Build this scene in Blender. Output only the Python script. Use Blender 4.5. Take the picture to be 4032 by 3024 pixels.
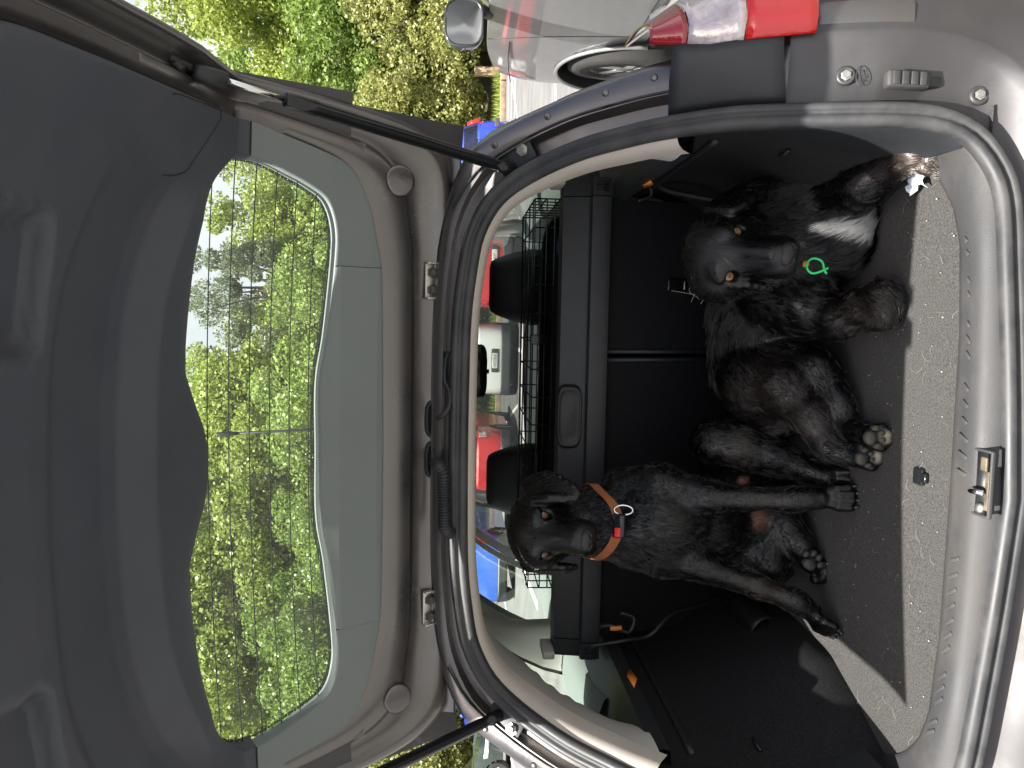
import bpy, bmesh, math, random
import numpy as np
from math import sin, cos, radians, pi
from mathutils import Vector, Matrix

scene = bpy.context.scene
for o in list(bpy.data.objects): bpy.data.objects.remove(o)
col = scene.collection

# ---------------------------------------------------------------- camera (portrait photo stored on its side)
CAM = np.array([.262, 0., 1.40]); FPX = 3060.
_y, _p, _r = radians(4.9), radians(3.85), radians(.7)
FW = np.array([-sin(_y)*cos(_p), cos(_y)*cos(_p), -sin(_p)])
_r0 = np.array([cos(_y), sin(_y), 0]); _u0 = np.cross(_r0, FW)
RT = cos(_r)*_r0 + sin(_r)*_u0; UP = cos(_r)*_u0 - sin(_r)*_r0
cd = bpy.data.cameras.new('camera'); cam = bpy.data.objects.new('camera', cd); col.objects.link(cam)
cd.sensor_width = 36; cd.lens = 36*FPX/4032; cd.clip_start = .02; cd.clip_end = 3000
cam.matrix_world = Matrix(((-UP[0], RT[0], -FW[0], CAM[0]), (-UP[1], RT[1], -FW[1], CAM[1]), (-UP[2], RT[2], -FW[2], CAM[2]), (0, 0, 0, 1)))
scene.camera = cam

# ---------------------------------------------------------------- sky, sun, exposure
SUN = Vector((-.20, -.458, 1.)).normalized()
w = bpy.data.worlds.new('World'); scene.world = w; w.use_nodes = True
wn = w.node_tree.nodes; wl = w.node_tree.links
sky = wn.new('ShaderNodeTexSky'); sky.sky_type = 'NISHITA'; sky.sun_disc = False
sky.sun_elevation = math.asin(SUN.z); sky.sun_rotation = math.atan2(SUN.x, SUN.y)
sky.air_density = 1.0; sky.dust_density = 4.5; sky.ozone_density = 1.0
wn['Background'].inputs[1].default_value = .06
# bright cloud bank low in the sky, all the way round
tcw = wn.new('ShaderNodeTexCoord'); sep = wn.new('ShaderNodeSeparateXYZ'); wl.new(tcw.outputs['Generated'], sep.inputs[0])
nw = wn.new('ShaderNodeTexNoise'); nw.inputs['Scale'].default_value = 3.2; nw.inputs['Detail'].default_value = 7; nw.inputs['Roughness'].default_value = .6; wl.new(tcw.outputs['Generated'], nw.inputs['Vector'])
ma = wn.new('ShaderNodeMath'); ma.operation = 'MULTIPLY_ADD'; ma.inputs[1].default_value = .9; wl.new(nw.outputs[0], ma.inputs[0])
mb_ = wn.new('ShaderNodeMath'); mb_.operation = 'MULTIPLY'; mb_.inputs[1].default_value = -1.1; wl.new(sep.outputs[2], mb_.inputs[0]); wl.new(mb_.outputs[0], ma.inputs[2])
rw = wn.new('ShaderNodeMapRange'); rw.inputs[1].default_value = -.25; rw.inputs[2].default_value = .15; rw.inputs[4].default_value = .9; wl.new(ma.outputs[0], rw.inputs[0])
mw = wn.new('ShaderNodeMix'); mw.data_type = 'RGBA'; mw.inputs[7].default_value = (6.3, 6.4, 6.6, 1); wl.new(rw.outputs[0], mw.inputs[0]); wl.new(sky.outputs[0], mw.inputs[6])
wl.new(mw.outputs[2], wn['Background'].inputs[0])
sd = bpy.data.lights.new('sun', 'SUN'); sd.energy = 5.0; sd.angle = radians(.5); sd.color = (1, .965, .91)
so = bpy.data.objects.new('sun', sd); col.objects.link(so)
so.rotation_euler = SUN.to_track_quat('Z', 'Y').to_euler()
vs = scene.view_settings; vs.view_transform = 'Standard'; vs.look = 'None'; vs.exposure = 1.6; vs.gamma = 1; vs.use_curve_mapping = False
scene.cycles.use_denoising = True
scene.cycles.max_bounces = 10; scene.cycles.transparent_max_bounces = 24
scene.cycles.sample_clamp_indirect = 6

# ---------------------------------------------------------------- pixel helpers (4032 x 3024 photo pixels)
def ray(x, y): return FW + RT*((1512-y)/FPX) + UP*((2016-x)/FPX)
def D(x, y, d): return CAM + ray(x, y)*d
def at_z(x, y, z):
    r = ray(x, y); return CAM + r*((z-CAM[2])/r[2])
def at_y(x, y, Y):
    r = ray(x, y); return CAM + r*((Y-CAM[1])/r[1])
def at_x(x, y, X):
    r = ray(x, y); return CAM + r*((X-CAM[0])/r[0])

# ---------------------------------------------------------------- materials
def mat(name, c, rough=.5, metal=0., var=.0, vscale=20., bump=0., bscale=200., spec=.5, coat=0., c2=None, sheen=0., dirt=0., dirtc=(.35,.31,.24), rvar=0.):
    m = bpy.data.materials.new(name); m.use_nodes = True
    n = m.node_tree.nodes; l = m.node_tree.links; b = n['Principled BSDF']
    b.inputs['Base Color'].default_value = (*c, 1); b.inputs['Roughness'].default_value = rough
    b.inputs['Metallic'].default_value = metal; b.inputs['Specular IOR Level'].default_value = spec
    b.inputs['Coat Weight'].default_value = coat; b.inputs['Coat Roughness'].default_value = .06
    b.inputs['Sheen Weight'].default_value = sheen
    tc = n.new('ShaderNodeTexCoord'); src = tc.outputs['Object']
    out = None
    if var or c2:
        t = n.new('ShaderNodeTexNoise'); t.inputs['Scale'].default_value = vscale; t.inputs['Detail'].default_value = 6
        l.new(src, t.inputs['Vector'])
        r = n.new('ShaderNodeMapRange'); r.inputs[1].default_value = .3; r.inputs[2].default_value = .7
        l.new(t.outputs[0], r.inputs[0])
        mx = n.new('ShaderNodeMix'); mx.data_type = 'RGBA'
        a = tuple(v*(1-var) for v in c); e = c2 if c2 else tuple(min(1, v*(1+var)) for v in c)
        mx.inputs[6].default_value = (*a, 1); mx.inputs[7].default_value = (*e, 1)
        l.new(r.outputs[0], mx.inputs[0]); out = mx.outputs[2]
    if dirt:
        t2 = n.new('ShaderNodeTexNoise'); t2.inputs['Scale'].default_value = 7; t2.inputs['Detail'].default_value = 9; t2.inputs['Roughness'].default_value = .7
        l.new(src, t2.inputs['Vector'])
        r2 = n.new('ShaderNodeMapRange'); r2.inputs[1].default_value = .45; r2.inputs[2].default_value = .8; r2.inputs[4].default_value = dirt
        l.new(t2.outputs[0], r2.inputs[0])
        m2 = n.new('ShaderNodeMix'); m2.data_type = 'RGBA'; m2.inputs[6].default_value = (*c, 1); m2.inputs[7].default_value = (*dirtc, 1)
        if out: l.new(out, m2.inputs[6])
        l.new(r2.outputs[0], m2.inputs[0]); out = m2.outputs[2]
        r3 = n.new('ShaderNodeMapRange'); r3.inputs[1].default_value = .3; r3.inputs[2].default_value = .8; r3.inputs[3].default_value = rough; r3.inputs[4].default_value = min(1, rough+.3)
        l.new(t2.outputs[0], r3.inputs[0]); l.new(r3.outputs[0], b.inputs['Roughness'])
    if out: l.new(out, b.inputs['Base Color'])
    if bump:
        t3 = n.new('ShaderNodeTexNoise'); t3.inputs['Scale'].default_value = bscale; t3.inputs['Detail'].default_value = 3
        l.new(src, t3.inputs['Vector'])
        bp = n.new('ShaderNodeBump'); bp.inputs['Strength'].default_value = bump; bp.inputs['Distance'].default_value = .002
        l.new(t3.outputs[0], bp.inputs['Height']); l.new(bp.outputs[0], b.inputs['Normal'])
    return m

def glass_mat(name, tint, gloss=1.0, dirt=0.):
    m = bpy.data.materials.new(name); m.use_nodes = True
    n = m.node_tree.nodes; l = m.node_tree.links
    n.remove(n['Principled BSDF']); o = n['Material Output']
    tr = n.new('ShaderNodeBsdfTransparent'); tr.inputs[0].default_value = (*tint, 1)
    gl = n.new('ShaderNodeBsdfGlossy'); gl.inputs['Roughness'].default_value = .03
    fr = n.new('ShaderNodeFresnel'); fr.inputs[0].default_value = 1.45
    ml = n.new('ShaderNodeMath'); ml.operation = 'MULTIPLY'; ml.inputs[1].default_value = gloss
    l.new(fr.outputs[0], ml.inputs[0])
    mx = n.new('ShaderNodeMixShader'); l.new(ml.outputs[0], mx.inputs[0]); l.new(tr.outputs[0], mx.inputs[1]); l.new(gl.outputs[0], mx.inputs[2])
    last = mx
    if dirt:
        df = n.new('ShaderNodeBsdfDiffuse'); df.inputs[0].default_value = (.7, .72, .68, 1)
        tc = n.new('ShaderNodeTexCoord'); t = n.new('ShaderNodeTexNoise'); t.inputs['Scale'].default_value = 9; t.inputs['Detail'].default_value = 8; t.inputs['Roughness'].default_value = .72
        l.new(tc.outputs['Object'], t.inputs['Vector'])
        r = n.new('ShaderNodeMapRange'); r.inputs[1].default_value = .42; r.inputs[2].default_value = .8; r.inputs[3].default_value = dirt*.25; r.inputs[4].default_value = dirt
        l.new(t.outputs[0], r.inputs[0])
        m2 = n.new('ShaderNodeMixShader'); l.new(r.outputs[0], m2.inputs[0]); l.new(mx.outputs[0], m2.inputs[1]); l.new(df.outputs[0], m2.inputs[2]); last = m2
    l.new(last.outputs[0], o.inputs[0]); return m

M = {}
M['paint'] = mat('metallic_grey_paint', (.070,.068,.070), .40, .6, coat=.25, var=.06, vscale=900, dirt=.35, dirtc=(.10,.092,.078))
M['paint_in'] = mat('inner_metallic_paint', (.165,.155,.150), .22, .88, coat=.25, var=.06, vscale=700, dirt=.10, dirtc=(.16,.14,.11))
M['rubber'] = mat('seal_rubber', (.034,.035,.038), .42, var=.3, vscale=14, bump=.08, bscale=90, dirt=.12)
M['trim'] = mat('charcoal_trim_plastic', (.055,.061,.075), .48, bump=.25, bscale=900, var=.08, vscale=5, dirt=.07, dirtc=(.16,.13,.1))
M['trim_green'] = mat('grey_trim_plastic', (.165,.186,.178), .6, bump=.25, bscale=900, var=.05, vscale=5)
M['black'] = mat('black_plastic', (.014,.015,.016), .45, bump=.15, bscale=800)
M['cassette'] = mat('cassette_plastic', (.027,.029,.033), .5, bump=.2, bscale=800, var=.1)
M['black2'] = mat('dark_plastic', (.022,.024,.027), .5, bump=.2, bscale=800, var=.1)
M['blackgloss'] = mat('gloss_black', (.01,.011,.012), .15)
M['sill'] = mat('sill_plastic', (.040,.040,.042), .5, bump=.3, bscale=700, dirt=.45, dirtc=(.105,.09,.068))
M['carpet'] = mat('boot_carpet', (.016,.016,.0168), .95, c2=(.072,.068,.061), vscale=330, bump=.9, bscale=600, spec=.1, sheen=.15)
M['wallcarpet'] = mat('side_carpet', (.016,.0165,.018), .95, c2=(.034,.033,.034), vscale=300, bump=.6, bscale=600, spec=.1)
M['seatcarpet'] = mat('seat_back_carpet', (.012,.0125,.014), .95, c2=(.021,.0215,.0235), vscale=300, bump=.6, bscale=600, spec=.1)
M['beige'] = mat('beige_headliner', (.52,.47,.41), .85, bump=.3, bscale=900, var=.03)
M['cream'] = mat('cream_pillar_trim', (.80,.78,.70), .7, bump=.15, bscale=800)
M['pgrey'] = mat('pale_grey_trim', (.55,.53,.49), .6, bump=.15, bscale=800)
M['steel'] = mat('zinc_steel', (.55,.54,.50), .35, .95, var=.15, vscale=60)
M['chrome'] = mat('chrome', (.75,.75,.74), .12, 1.)
M['glass'] = glass_mat('tinted_glass', (.93,.99,.92), .8, .17)
M['sglass'] = glass_mat('side_glass', (.86,.95,.88), .7, .04)
M['cglass'] = glass_mat('car_glass_dark', (.18,.22,.22), 1.3, .03)
M['lampred'] = mat('red_lamp_lens', (.62,.012,.010), .12, coat=1., bump=.55, bscale=160)
M['lampdark'] = mat('dark_red_lens', (.30,.012,.018), .12, coat=1., bump=.4, bscale=160)
M['lampclear'] = mat('clear_lamp_lens', (.60,.52,.52), .16, .35, coat=1., bump=.6, bscale=120, var=.25, vscale=40)
M['amber'] = mat('amber_plastic', (.75,.25,.04), .3)
M['white'] = mat('white_paint', (.78,.78,.76), .5, var=.06, vscale=15)
M['text'] = mat('black_print', (.02,.02,.022), .6)

# ---------------------------------------------------------------- mesh helpers
def link(o, parent=None):
    col.objects.link(o)
    if parent: o.parent = parent
    return o
def mesh(name, v, f, m=None, parent=None, smooth=True, solid=0., bevel=0., sub=0, ang=None):
    me = bpy.data.meshes.new(name)
    me.from_pydata([tuple(map(float, p)) for p in v], [], [tuple(int(i) for i in q) for q in f]); me.update()
    if smooth: me.polygons.foreach_set('use_smooth', [True]*len(me.polygons))
    if ang and hasattr(me, 'set_sharp_from_angle'): me.set_sharp_from_angle(angle=radians(ang))
    o = bpy.data.objects.new(name, me)
    if m: me.materials.append(M[m] if isinstance(m, str) else m)
    if solid:
        md = o.modifiers.new('t', 'SOLIDIFY'); md.thickness = solid; md.offset = 0
    if bevel:
        md = o.modifiers.new('b', 'BEVEL'); md.width = bevel; md.segments = 2; md.limit_method = 'ANGLE'; md.angle_limit = radians(35)
    if sub:
        md = o.modifiers.new('s', 'SUBSURF'); md.levels = sub; md.render_levels = sub
    return link(o, parent)
def empty(name, loc=(0,0,0)):
    o = bpy.data.objects.new(name, None); o.location = loc; o.empty_display_size = .1; return link(o)
def tag(o, label, cat, group=None):
    o['label'] = label; o['category'] = cat
    if group: o['group'] = group
    return o
class MB:
    """collects shapes into one mesh"""
    def __init__(s): s.v = []; s.f = []
    def add(s, v, f):
        k = len(s.v); s.v += [tuple(p) for p in v]; s.f += [tuple(i+k for i in q) for q in f]; return s
    def loft(s, rings, close=True, caps=False):
        n = len(rings[0]); v = [p for r in rings for p in r]; f = []
        for i in range(len(rings)-1):
            for j in range(n if close else n-1):
                a = i*n+j; b = i*n+(j+1) % n; f.append((a, b, b+n, a+n))
        if caps: f += [tuple(range(n))[::-1], tuple(range((len(rings)-1)*n, len(rings)*n))]
        return s.add(v, f)
    def tube(s, path, r, n=10, caps=True, closed=False):
        P = [np.array(p, float) for p in path]; k = len(P); R = r if hasattr(r, '__len__') else [r]*k
        T = []
        for i in range(k):
            t = (P[(i+1) % k]-P[i-1]) if closed else (P[min(i+1, k-1)]-P[max(i-1, 0)])
            T.append(t/(np.linalg.norm(t)+1e-12))
        a = np.array([0, 0, 1.]) if abs(T[0][2]) < .9 else np.array([1., 0, 0])
        u = np.cross(T[0], a); u /= np.linalg.norm(u); rings = []
        for i in range(k):
            u = u-T[i]*(u@T[i]); u /= np.linalg.norm(u)+1e-12; b = np.cross(T[i], u)
            rings.append([P[i]+R[i]*(cos(2*pi*j/n)*u+sin(2*pi*j/n)*b) for j in range(n)])
        if closed: rings.append(rings[0])
        return s.loft(rings, True, caps and not closed)
    def box(s, c, d, rot=None):
        q = [np.array((x, y, z))*np.array(d)/2 for x in (-1, 1) for y in (-1, 1) for z in (-1, 1)]
        if rot is not None: q = [np.array(rot) @ p for p in q]
        return s.add([np.array(c)+p for p in q], [(0,1,3,2),(4,6,7,5),(0,4,5,1),(2,3,7,6),(0,2,6,4),(1,5,7,3)])
    def prism(s, poly, off):
        n = len(poly); off = np.array(off, float); v = [np.array(p, float) for p in poly]; v += [p+off for p in v]
        return s.add(v, [tuple(range(n))[::-1], tuple(range(n, 2*n))]+[(i, (i+1) % n, (i+1) % n+n, i+n) for i in range(n)])
    def lathe(s, c, axis, prof, n=20):
        ax = np.array(axis, float); ax /= np.linalg.norm(ax)
        a = np.array([0, 0, 1.]) if abs(ax[2]) < .9 else np.array([1., 0, 0])
        u = np.cross(ax, a); u /= np.linalg.norm(u); b = np.cross(ax, u)
        rings = [[np.array(c)+ax*h+r*(cos(2*pi*j/n)*u+sin(2*pi*j/n)*b) for j in range(n)] for r, h in prof]
        return s.loft(rings, True, True)
    def build(s, name, m, parent=None, **k): return mesh(name, s.v, s.f, m, parent, **k)
def bez(pts, n=8, closed=False):
    """Catmull-Rom through points"""
    p = [np.array(q, float) for q in pts]; o = []; k = len(p)
    q = [p[-1]]+p+[p[0], p[1]] if closed else [2*p[0]-p[1]]+p+[2*p[-1]-p[-2]]
    for i in range(1, len(q)-2):
        a, b, c, d = q[i-1:i+3]
        for j in range(n):
            t = j/n; o.append(.5*((2*b)+(-a+c)*t+(2*a-5*b+4*c-d)*t*t+(-a+3*b-3*c+d)*t**3))
    if not closed: o.append(p[-1])
    return np.array(o)
def resample(P, n):
    P = np.asarray(P, float); s = np.r_[0, np.cumsum(np.linalg.norm(np.diff(P, axis=0), axis=1))]
    q = np.linspace(0, s[-1], n); return np.stack([np.interp(q, s, P[:, k]) for k in range(P.shape[1])], 1)
def text(s, name, loc, rot, size, m, parent=None, ext=.0005, sx=1.):
    cu = bpy.data.curves.new(name, 'FONT'); cu.body = s; cu.size = size; cu.align_x = 'CENTER'; cu.align_y = 'CENTER'; cu.extrude = ext
    t = bpy.data.objects.new(name+'_curve', cu); col.objects.link(t); bpy.context.view_layer.update()
    me = bpy.data.meshes.new_from_object(t.evaluated_get(bpy.context.evaluated_depsgraph_get())); bpy.data.objects.remove(t)
    me.materials.clear(); me.materials.append(M[m] if isinstance(m, str) else m)
    o = bpy.data.objects.new(name, me); o.location = loc; o.rotation_euler = rot; o.scale = (sx, 1, 1)
    return link(o, parent)

# ================================================================= OUR CAR
car = empty('estate_car'); tag(car, 'grey estate car with its tailgate raised and two black dogs in the boot', 'car')

# ---- opening loop (right half, top centre to bottom centre), mirrored
HALF = [(0,1.600,1.402),(.13,1.604,1.401),(.26,1.609,1.398),(.36,1.610,1.387),(.43,1.606,1.373),(.488,1.588,1.343),(.523,1.560,1.305),(.552,1.512,1.247),
        (.574,1.456,1.180),(.586,1.405,1.112),(.592,1.360,1.056),(.594,1.290,.966),(.590,1.241,.876),(.586,1.200,.763),(.582,1.188,.690),(.568,1.179,.645),
        (.542,1.170,.612),(.497,1.159,.585),(.446,1.151,.573),(.345,1.138,.570),(.17,1.124,.562),(0,1.118,.553)]
hf = resample(bez(HALF, 6), 90)
loop = np.vstack([hf, (hf*np.array([-1, 1, 1]))[-2:0:-1]])           # closed, starts top centre, goes over the right side
NL = len(loop)
tl = np.roll(loop, -1, 0)-np.roll(loop, 1, 0)
nx = np.stack([-tl[:, 2], np.zeros(NL), tl[:, 0]], 1); nx /= np.linalg.norm(nx, axis=1)[:, None]   # outward in the x-z plane
if nx[0, 2] < 0: nx = -nx
# local "rearwards" direction, square to the opening surface
rear = np.cross(tl, nx); rear /= np.linalg.norm(rear, axis=1)[:, None]; rear *= np.sign(-rear[:, 1])[:, None]
def ringo(o, h, idx=None):
    """offset o outward (scalar or per point), h rearwards"""
    o = np.broadcast_to(np.asarray(o, float), (NL,))[:, None]; h = np.broadcast_to(np.asarray(h, float), (NL,))[:, None]
    r = loop+nx*o+rear*h
    return r if idx is None else r[idx]

# ---- rubber seal
sp = [(-.017,-.004),(-.021,.006),(-.018,.016),(-.010,.021),(-.003,.017),(.001,.012),(.004,.017),(.011,.020),(.017,.014),(.019,.004),(.015,-.006)]
b = MB(); rings = [ringo(o, h) for o, h in sp]
b.loft([list(np.vstack([r, r[:1]])) for r in rings], False); b.build('door_seal', 'rubber', car)

# ---- painted flange with its drip channel round the opening
Zl = loop[:, 2]
side = np.clip((1.42-Zl)/.10, 0, 1)                  # 0 on the roof edge, 1 on the pillars
low = np.clip((.98-Zl)/.12, 0, 1)
bot = np.clip((.64-Zl)/.05, 0, 1)
wid = 1+.40*np.clip((1.22-Zl)/.22, 0, 1)
def fr(sd_, lo_, top_): return top_*(1-side)+side*((sd_ if sd_ < .05 else .05+(sd_-.05)*wid)*(1-low)+lo_*low)
prof = [(.016,.016,.016,-.004,-.004),(.021,.020,.020,-.022,-.016),(.046,.034,.026,-.026,-.018),(.056,.060,.030,-.004,-.014),(.070,.085,.034,-.006,-.010),
        (.092,.108,.040,-.010,-.006),(.104,.122,.046,-.024,.004),(.112,.140,.050,-.06,.008),(.120,.165,.055,-.10,.004),(.127,.19,.06,-.17,-.01),(.133,.205,.06,-.45,-.10)]
hi = np.where((Zl > .70))[0]
hi = np.r_[hi[hi > NL//2], hi[hi <= NL//2]]          # left side .. top .. right side
b = MB(); b.loft([list(ringo(fr(a, c, t), h1*(1-low)+h2*low, hi)) for a, c, t, h1, h2 in prof], False)
fl = b.build('rear_pillar_frame', 'paint_in', car, ang=50)
# weld seam lines / studs along the pillar
for sgn in (1, -1):
    for k, zz in enumerate((1.30, 1.22, 1.14, 1.07)):
        i = np.argmin(np.abs(Zl-zz)+(loop[:, 0]*sgn < 0)*9)
        p = ringo(.081*1.0+.012*float(wid[i]-1)*3, -.0065)[i]
        MB().lathe(p, rear[i], [(.0001,.0014),(.004,.0012),(.0065,.0),(.0068,-.004)], 12).build('weld_stud', 'paint_in', fl)
    i0 = [np.argmin(np.abs(Zl-z)+(loop[:, 0]*sgn < 0)*9) for z in np.linspace(1.36, .99, 30)]
    pth = ringo(.062, -.0025)[i0]
    MB().tube(pth, .0022, 6).build('sealer_bead', 'black2', fl)

# ---- lower rear quarter: bumper corner flange + bumper, both sides, one mesh
lo = np.where((Zl <= .90))[0]
prof = [(.014,.000),(.020,-.012),(.060,-.010),(.105,.004),(.122,.012),(.128,.010),(.150,.004),(.19,-.004),(.235,-.03),(.275,-.085),(.30,-.17),(.32,-.34)]
b = MB()
def shape_low(o, h):
    r = ringo(o, h, lo)
    return r
rr = []
for q, (o, h) in enumerate(prof):
    zz = Zl[lo]; bt = bot[lo]
    ox = o*(1-bt)+np.interp(o, [0,.02,.06,.105,.128,.19,.235,.275,.30,.32], [0,.018,.040,.06,.075,.11,.17,.25,.31,.34])*bt
    hh = h*(1-bt)+np.interp(o, [0,.02,.06,.105,.128,.19,.235,.275,.30,.32], [0,-.012,.0,.04,.07,.12,.15,.145,.12,.08])*bt
    O = np.zeros(NL); H = np.zeros(NL); O[lo] = ox; H[lo] = hh
    rr.append(list(ringo(O, H, lo)))
b.loft(rr, False); bump = b.build('rear_bumper', 'paint', car)
for sgn in (1, -1):
    for zz, kind in ((.815, 'bolt'), (.635, 'bolt')):
        i = np.argmin(np.abs(Zl-zz)+(loop[:, 0]*sgn < 0)*9); p = ringo(.062, -.006)[i]; ax = rear[i]
        MB().lathe(p, ax, [(.015,-.004),(.015,.001),(.0125,.003),(.009,.003),(.008,.001)], 24).build('bolt_recess', 'paint', bump)
        MB().lathe(p, ax, [(.0085,-.003),(.0085,.003),(.0058,.0035),(.0058,.008),(.0001,.008)], 6).build('bolt', 'steel', bump, smooth=False)
    i = np.argmin(np.abs(Zl-.715)+(loop[:, 0]*sgn < 0)*9); p = ringo(.052, -.006)[i]; ax = rear[i]; t_ = np.array([0, .03, -1.]); s_ = np.cross(ax, t_)
    rot = np.stack([s_/np.linalg.norm(s_), t_/np.linalg.norm(t_), ax], 1)
    bb = MB(); bb.box(p+ax*.008, (.026,.070,.024), rot); stop = bb.build('buffer_block', 'sill', bump, bevel=.005)
    for k in range(4): MB().box(p+ax*.0212+t_*(-.022+.0145*k), (.020,.011,.003), rot).build('buffer_rib', 'sill', stop, bevel=.001)
    MB().box(p+t_*.042+ax*.003, (.016,.03,.012), rot).build('buffer_tongue', 'sill', stop, bevel=.003)
# stamped oval badge mark next to the bolt
i = np.argmin(np.abs(Zl-.775)+(loop[:, 0] < 0)*9); p = ringo(.060, -.0025)[i]
rq = Matrix((np.cross((0,0,1.), -rear[i]), (0,0,1.), rear[i])).transposed().to_euler()
th = np.linspace(0, 2*pi, 28, endpoint=False)
xa = np.cross((0,0,1.), rear[i]); xa /= np.linalg.norm(xa); za = np.cross(rear[i], xa)
MB().tube([p+rear[i]*.0005+xa*.015*cos(t)+za*.0075*sin(t) for t in th], .0007, 5, closed=True).build('stamped_oval', 'black2', bump)
rq = Matrix((tuple(xa), tuple(za), tuple(rear[i]))).transposed().to_euler()
text('Ford', 'stamped_word', p+rear[i]*.0006, rq, .010, 'black2', bump)

# ---- tail lamps
def lamp_grid(z0, z1, sgn, x0=.708, nx_=14, nz=8, bulge=.012):
    b = MB(); rows = []
    for k in range(nz):
        z = z0+(z1-z0)*k/(nz-1); row = []
        for j in range(nx_):
            u = j/(nx_-1); a = u*radians(96)
            xi = x0+.02*max(0, z-1.0)/.1
            X = xi+.165*math.sin(a)*(1-.62*max(0, (z-.97)/.12)); Yb = np.interp(z, [.80,.95,1.12], [1.185,1.245,1.36])
            Y = Yb+.20*(1-cos(a))-bulge*sin(min(1, 6*u)*pi/2)
            row.append((sgn*X, Y, z))
        rows.append(row)
    b.loft(rows, False); return b
for sgn in (1, -1):
    L = lamp_grid(.858, .955, sgn).build('tail_lamp', 'lampred', car, solid=.004)
    lamp_grid(.9565, 1.033, sgn, bulge=.014).build('clear_lens', 'lampclear', L, solid=.004)
    lamp_grid(1.0345, 1.088, sgn).build('upper_red_lens', 'lampdark', L, solid=.004)
    # dark gasket panel between lamp and seal
    b = MB(); rows = []
    for z in np.linspace(.895, 1.045, 10):
        i = np.argmin(np.abs(Zl-z)+(loop[:, 0]*sgn < 0)*9); A = ringo(.020, -.010)[i]; Bq = np.array([sgn*(.710+.02*max(0, z-1)/.1), np.interp(z, [.80,.95,1.12],[1.188,1.248,1.363]), z+.006])
        mid = A*.5+Bq*.5+rear[i]*.009; m2 = A*.85+Bq*.15+rear[i]*.003
        rows.append([A, m2, mid, Bq*.85+A*.15+rear[i]*.006, Bq])
    b.loft(rows, False); b.build('lamp_side_panel', 'black2', car, solid=.003)

# ================================================================= TAILGATE (raised)
tp = bez([(1.68,1.385),(1.665,1.41),(1.59,1.525),(1.52,1.65),(1.445,1.79),(1.395,1.845),(1.30,1.875),(1.15,1.905),(.92,1.945),(.76,1.97),(.70,1.978)], 12)
TS = np.r_[0, np.cumsum(np.hypot(*np.diff(tp, axis=0).T))]
tt = np.gradient(tp, axis=0); tt /= np.hypot(*tt.T)[:, None]
TN = np.c_[-tt[:, 1], tt[:, 0]]; TN *= -np.sign(TN[-1, 1])
def T(s, X, h=0.):
    y, z, ny, nz = (np.interp(s, TS, a) for a in (tp[:, 0], tp[:, 1], TN[:, 0], TN[:, 1]))
    o = h+np.interp(s, [0,.15,.45,.7,1.2], [.02,.03,.05,.09,.11])*(X/.62)**2
    return np.stack(np.broadcast_arrays(X, y+ny*o, z+nz*o), -1)
def tnorm(s): return np.array([0, np.interp(s, TS, TN[:, 0]), np.interp(s, TS, TN[:, 1])])
def tpix(x, y):
    """photo pixel -> (s, X) on the tailgate's inner surface"""
    d = ray(x, y)
    for t in np.arange(.6, 2.2, .002):
        P = CAM+t*d; dd = np.hypot(tp[:, 0]-P[1], tp[:, 1]-P[2]); k = dd.argmin()
        if (P[1]-tp[k, 0])*TN[k, 0]+(P[2]-tp[k, 1])*TN[k, 1]-np.interp(TS[k], [0,.15,.45,.7,1.2], [.02,.03,.05,.09,.11])*(P[0]/.62)**2 < 0: return TS[k], P[0]
NH = 150
def half(l):
    """right half outline, sampled so that the header seam (X .352) and the corner seam (s .475) fall on the same index in every loop"""
    f = bez(np.array(l), 24); i1 = np.argmax(f[:, 1] >= .352); i2 = i1+np.argmax(f[i1:, 0] >= .475); n1, n2 = int(NH*.22), int(NH*.20)
    h = np.vstack([resample(f[:i1+1], n1)[:-1], resample(f[i1:i2+1], n2)[:-1], resample(f[i2:], NH-n1-n2+2)]); return np.vstack([h, (h*np.array([1, -1]))[-2:0:-1]])
OUT = half([(.037,0),(.037,.386),(.046,.496),(.056,.575),(.08,.606),(.15,.634),(.27,.652),(.435,.664),(.60,.662),(.78,.655),(.91,.645),(1.09,.63),(1.16,.60),(1.19,.5),(1.195,.25),(1.195,0)])
TRM = half([(.201,0),(.205,.2),(.213,.357),(.225,.406),(.237,.455),(.261,.505),(.290,.538),(.336,.556),(.421,.577),(.486,.588),(.655,.582),(.78,.575),(.91,.568),(.975,.563),(1.09,.552),(1.13,.53),(1.145,.45),(1.15,.2),(1.15,0)])
GLS = half([(.336,0),(.336,.131),(.323,.224),(.312,.352),(.312,.42),(.330,.470),(.365,.494),(.408,.512),(.452,.527),(.500,.529),(.545,.515),(.600,.480),(.632,.440),(.644,.40),(.653,.34),(.655,.25),(.652,.173),(.636,.14),(.614,.106),(.588,.066),(.577,.03),(.574,0)])
NT = len(OUT)
def ringT(A, Bq, f, h, idx=None):
    q = A*(1-f)+Bq*f
    h = h(q[:, 0], q[:, 1]) if callable(h) else h
    r = T(q[:, 0], q[:, 1], h); return r if idx is None else r[idx]
def closed(r): return list(np.vstack([r, r[:1]]))
# metal inner frame with its folded channel
hs = np.clip(1-(OUT[:, 0]-.02)/.12, 0, 1)*np.clip((.60-np.abs(OUT[:, 1]))/.06, 0, 1)      # 1 along the hinge side
b = MB(); rr = []
for f, ha, hb in [(0,-.045,-.05),(0,-.012,-.012),(.02,0,0),(.10,.004,.006),(.17,.004,.008),(.22,-.004,.006),(.27,-.016,-.004),(.40,-.020,-.010),(.50,-.020,-.012),(.55,-.016,-.011),(.60,.002,-.002),(.64,.006,.003),(.80,.005,.005),(.97,.006,.007),(1.03,-.002,-.002)]:
    rr.append(closed(ringT(OUT, TRM, f, ha*hs+hb*(1-hs))))
b.loft(rr, False); gate = b.build('tailgate', 'paint_in', car, ang=60)

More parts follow.
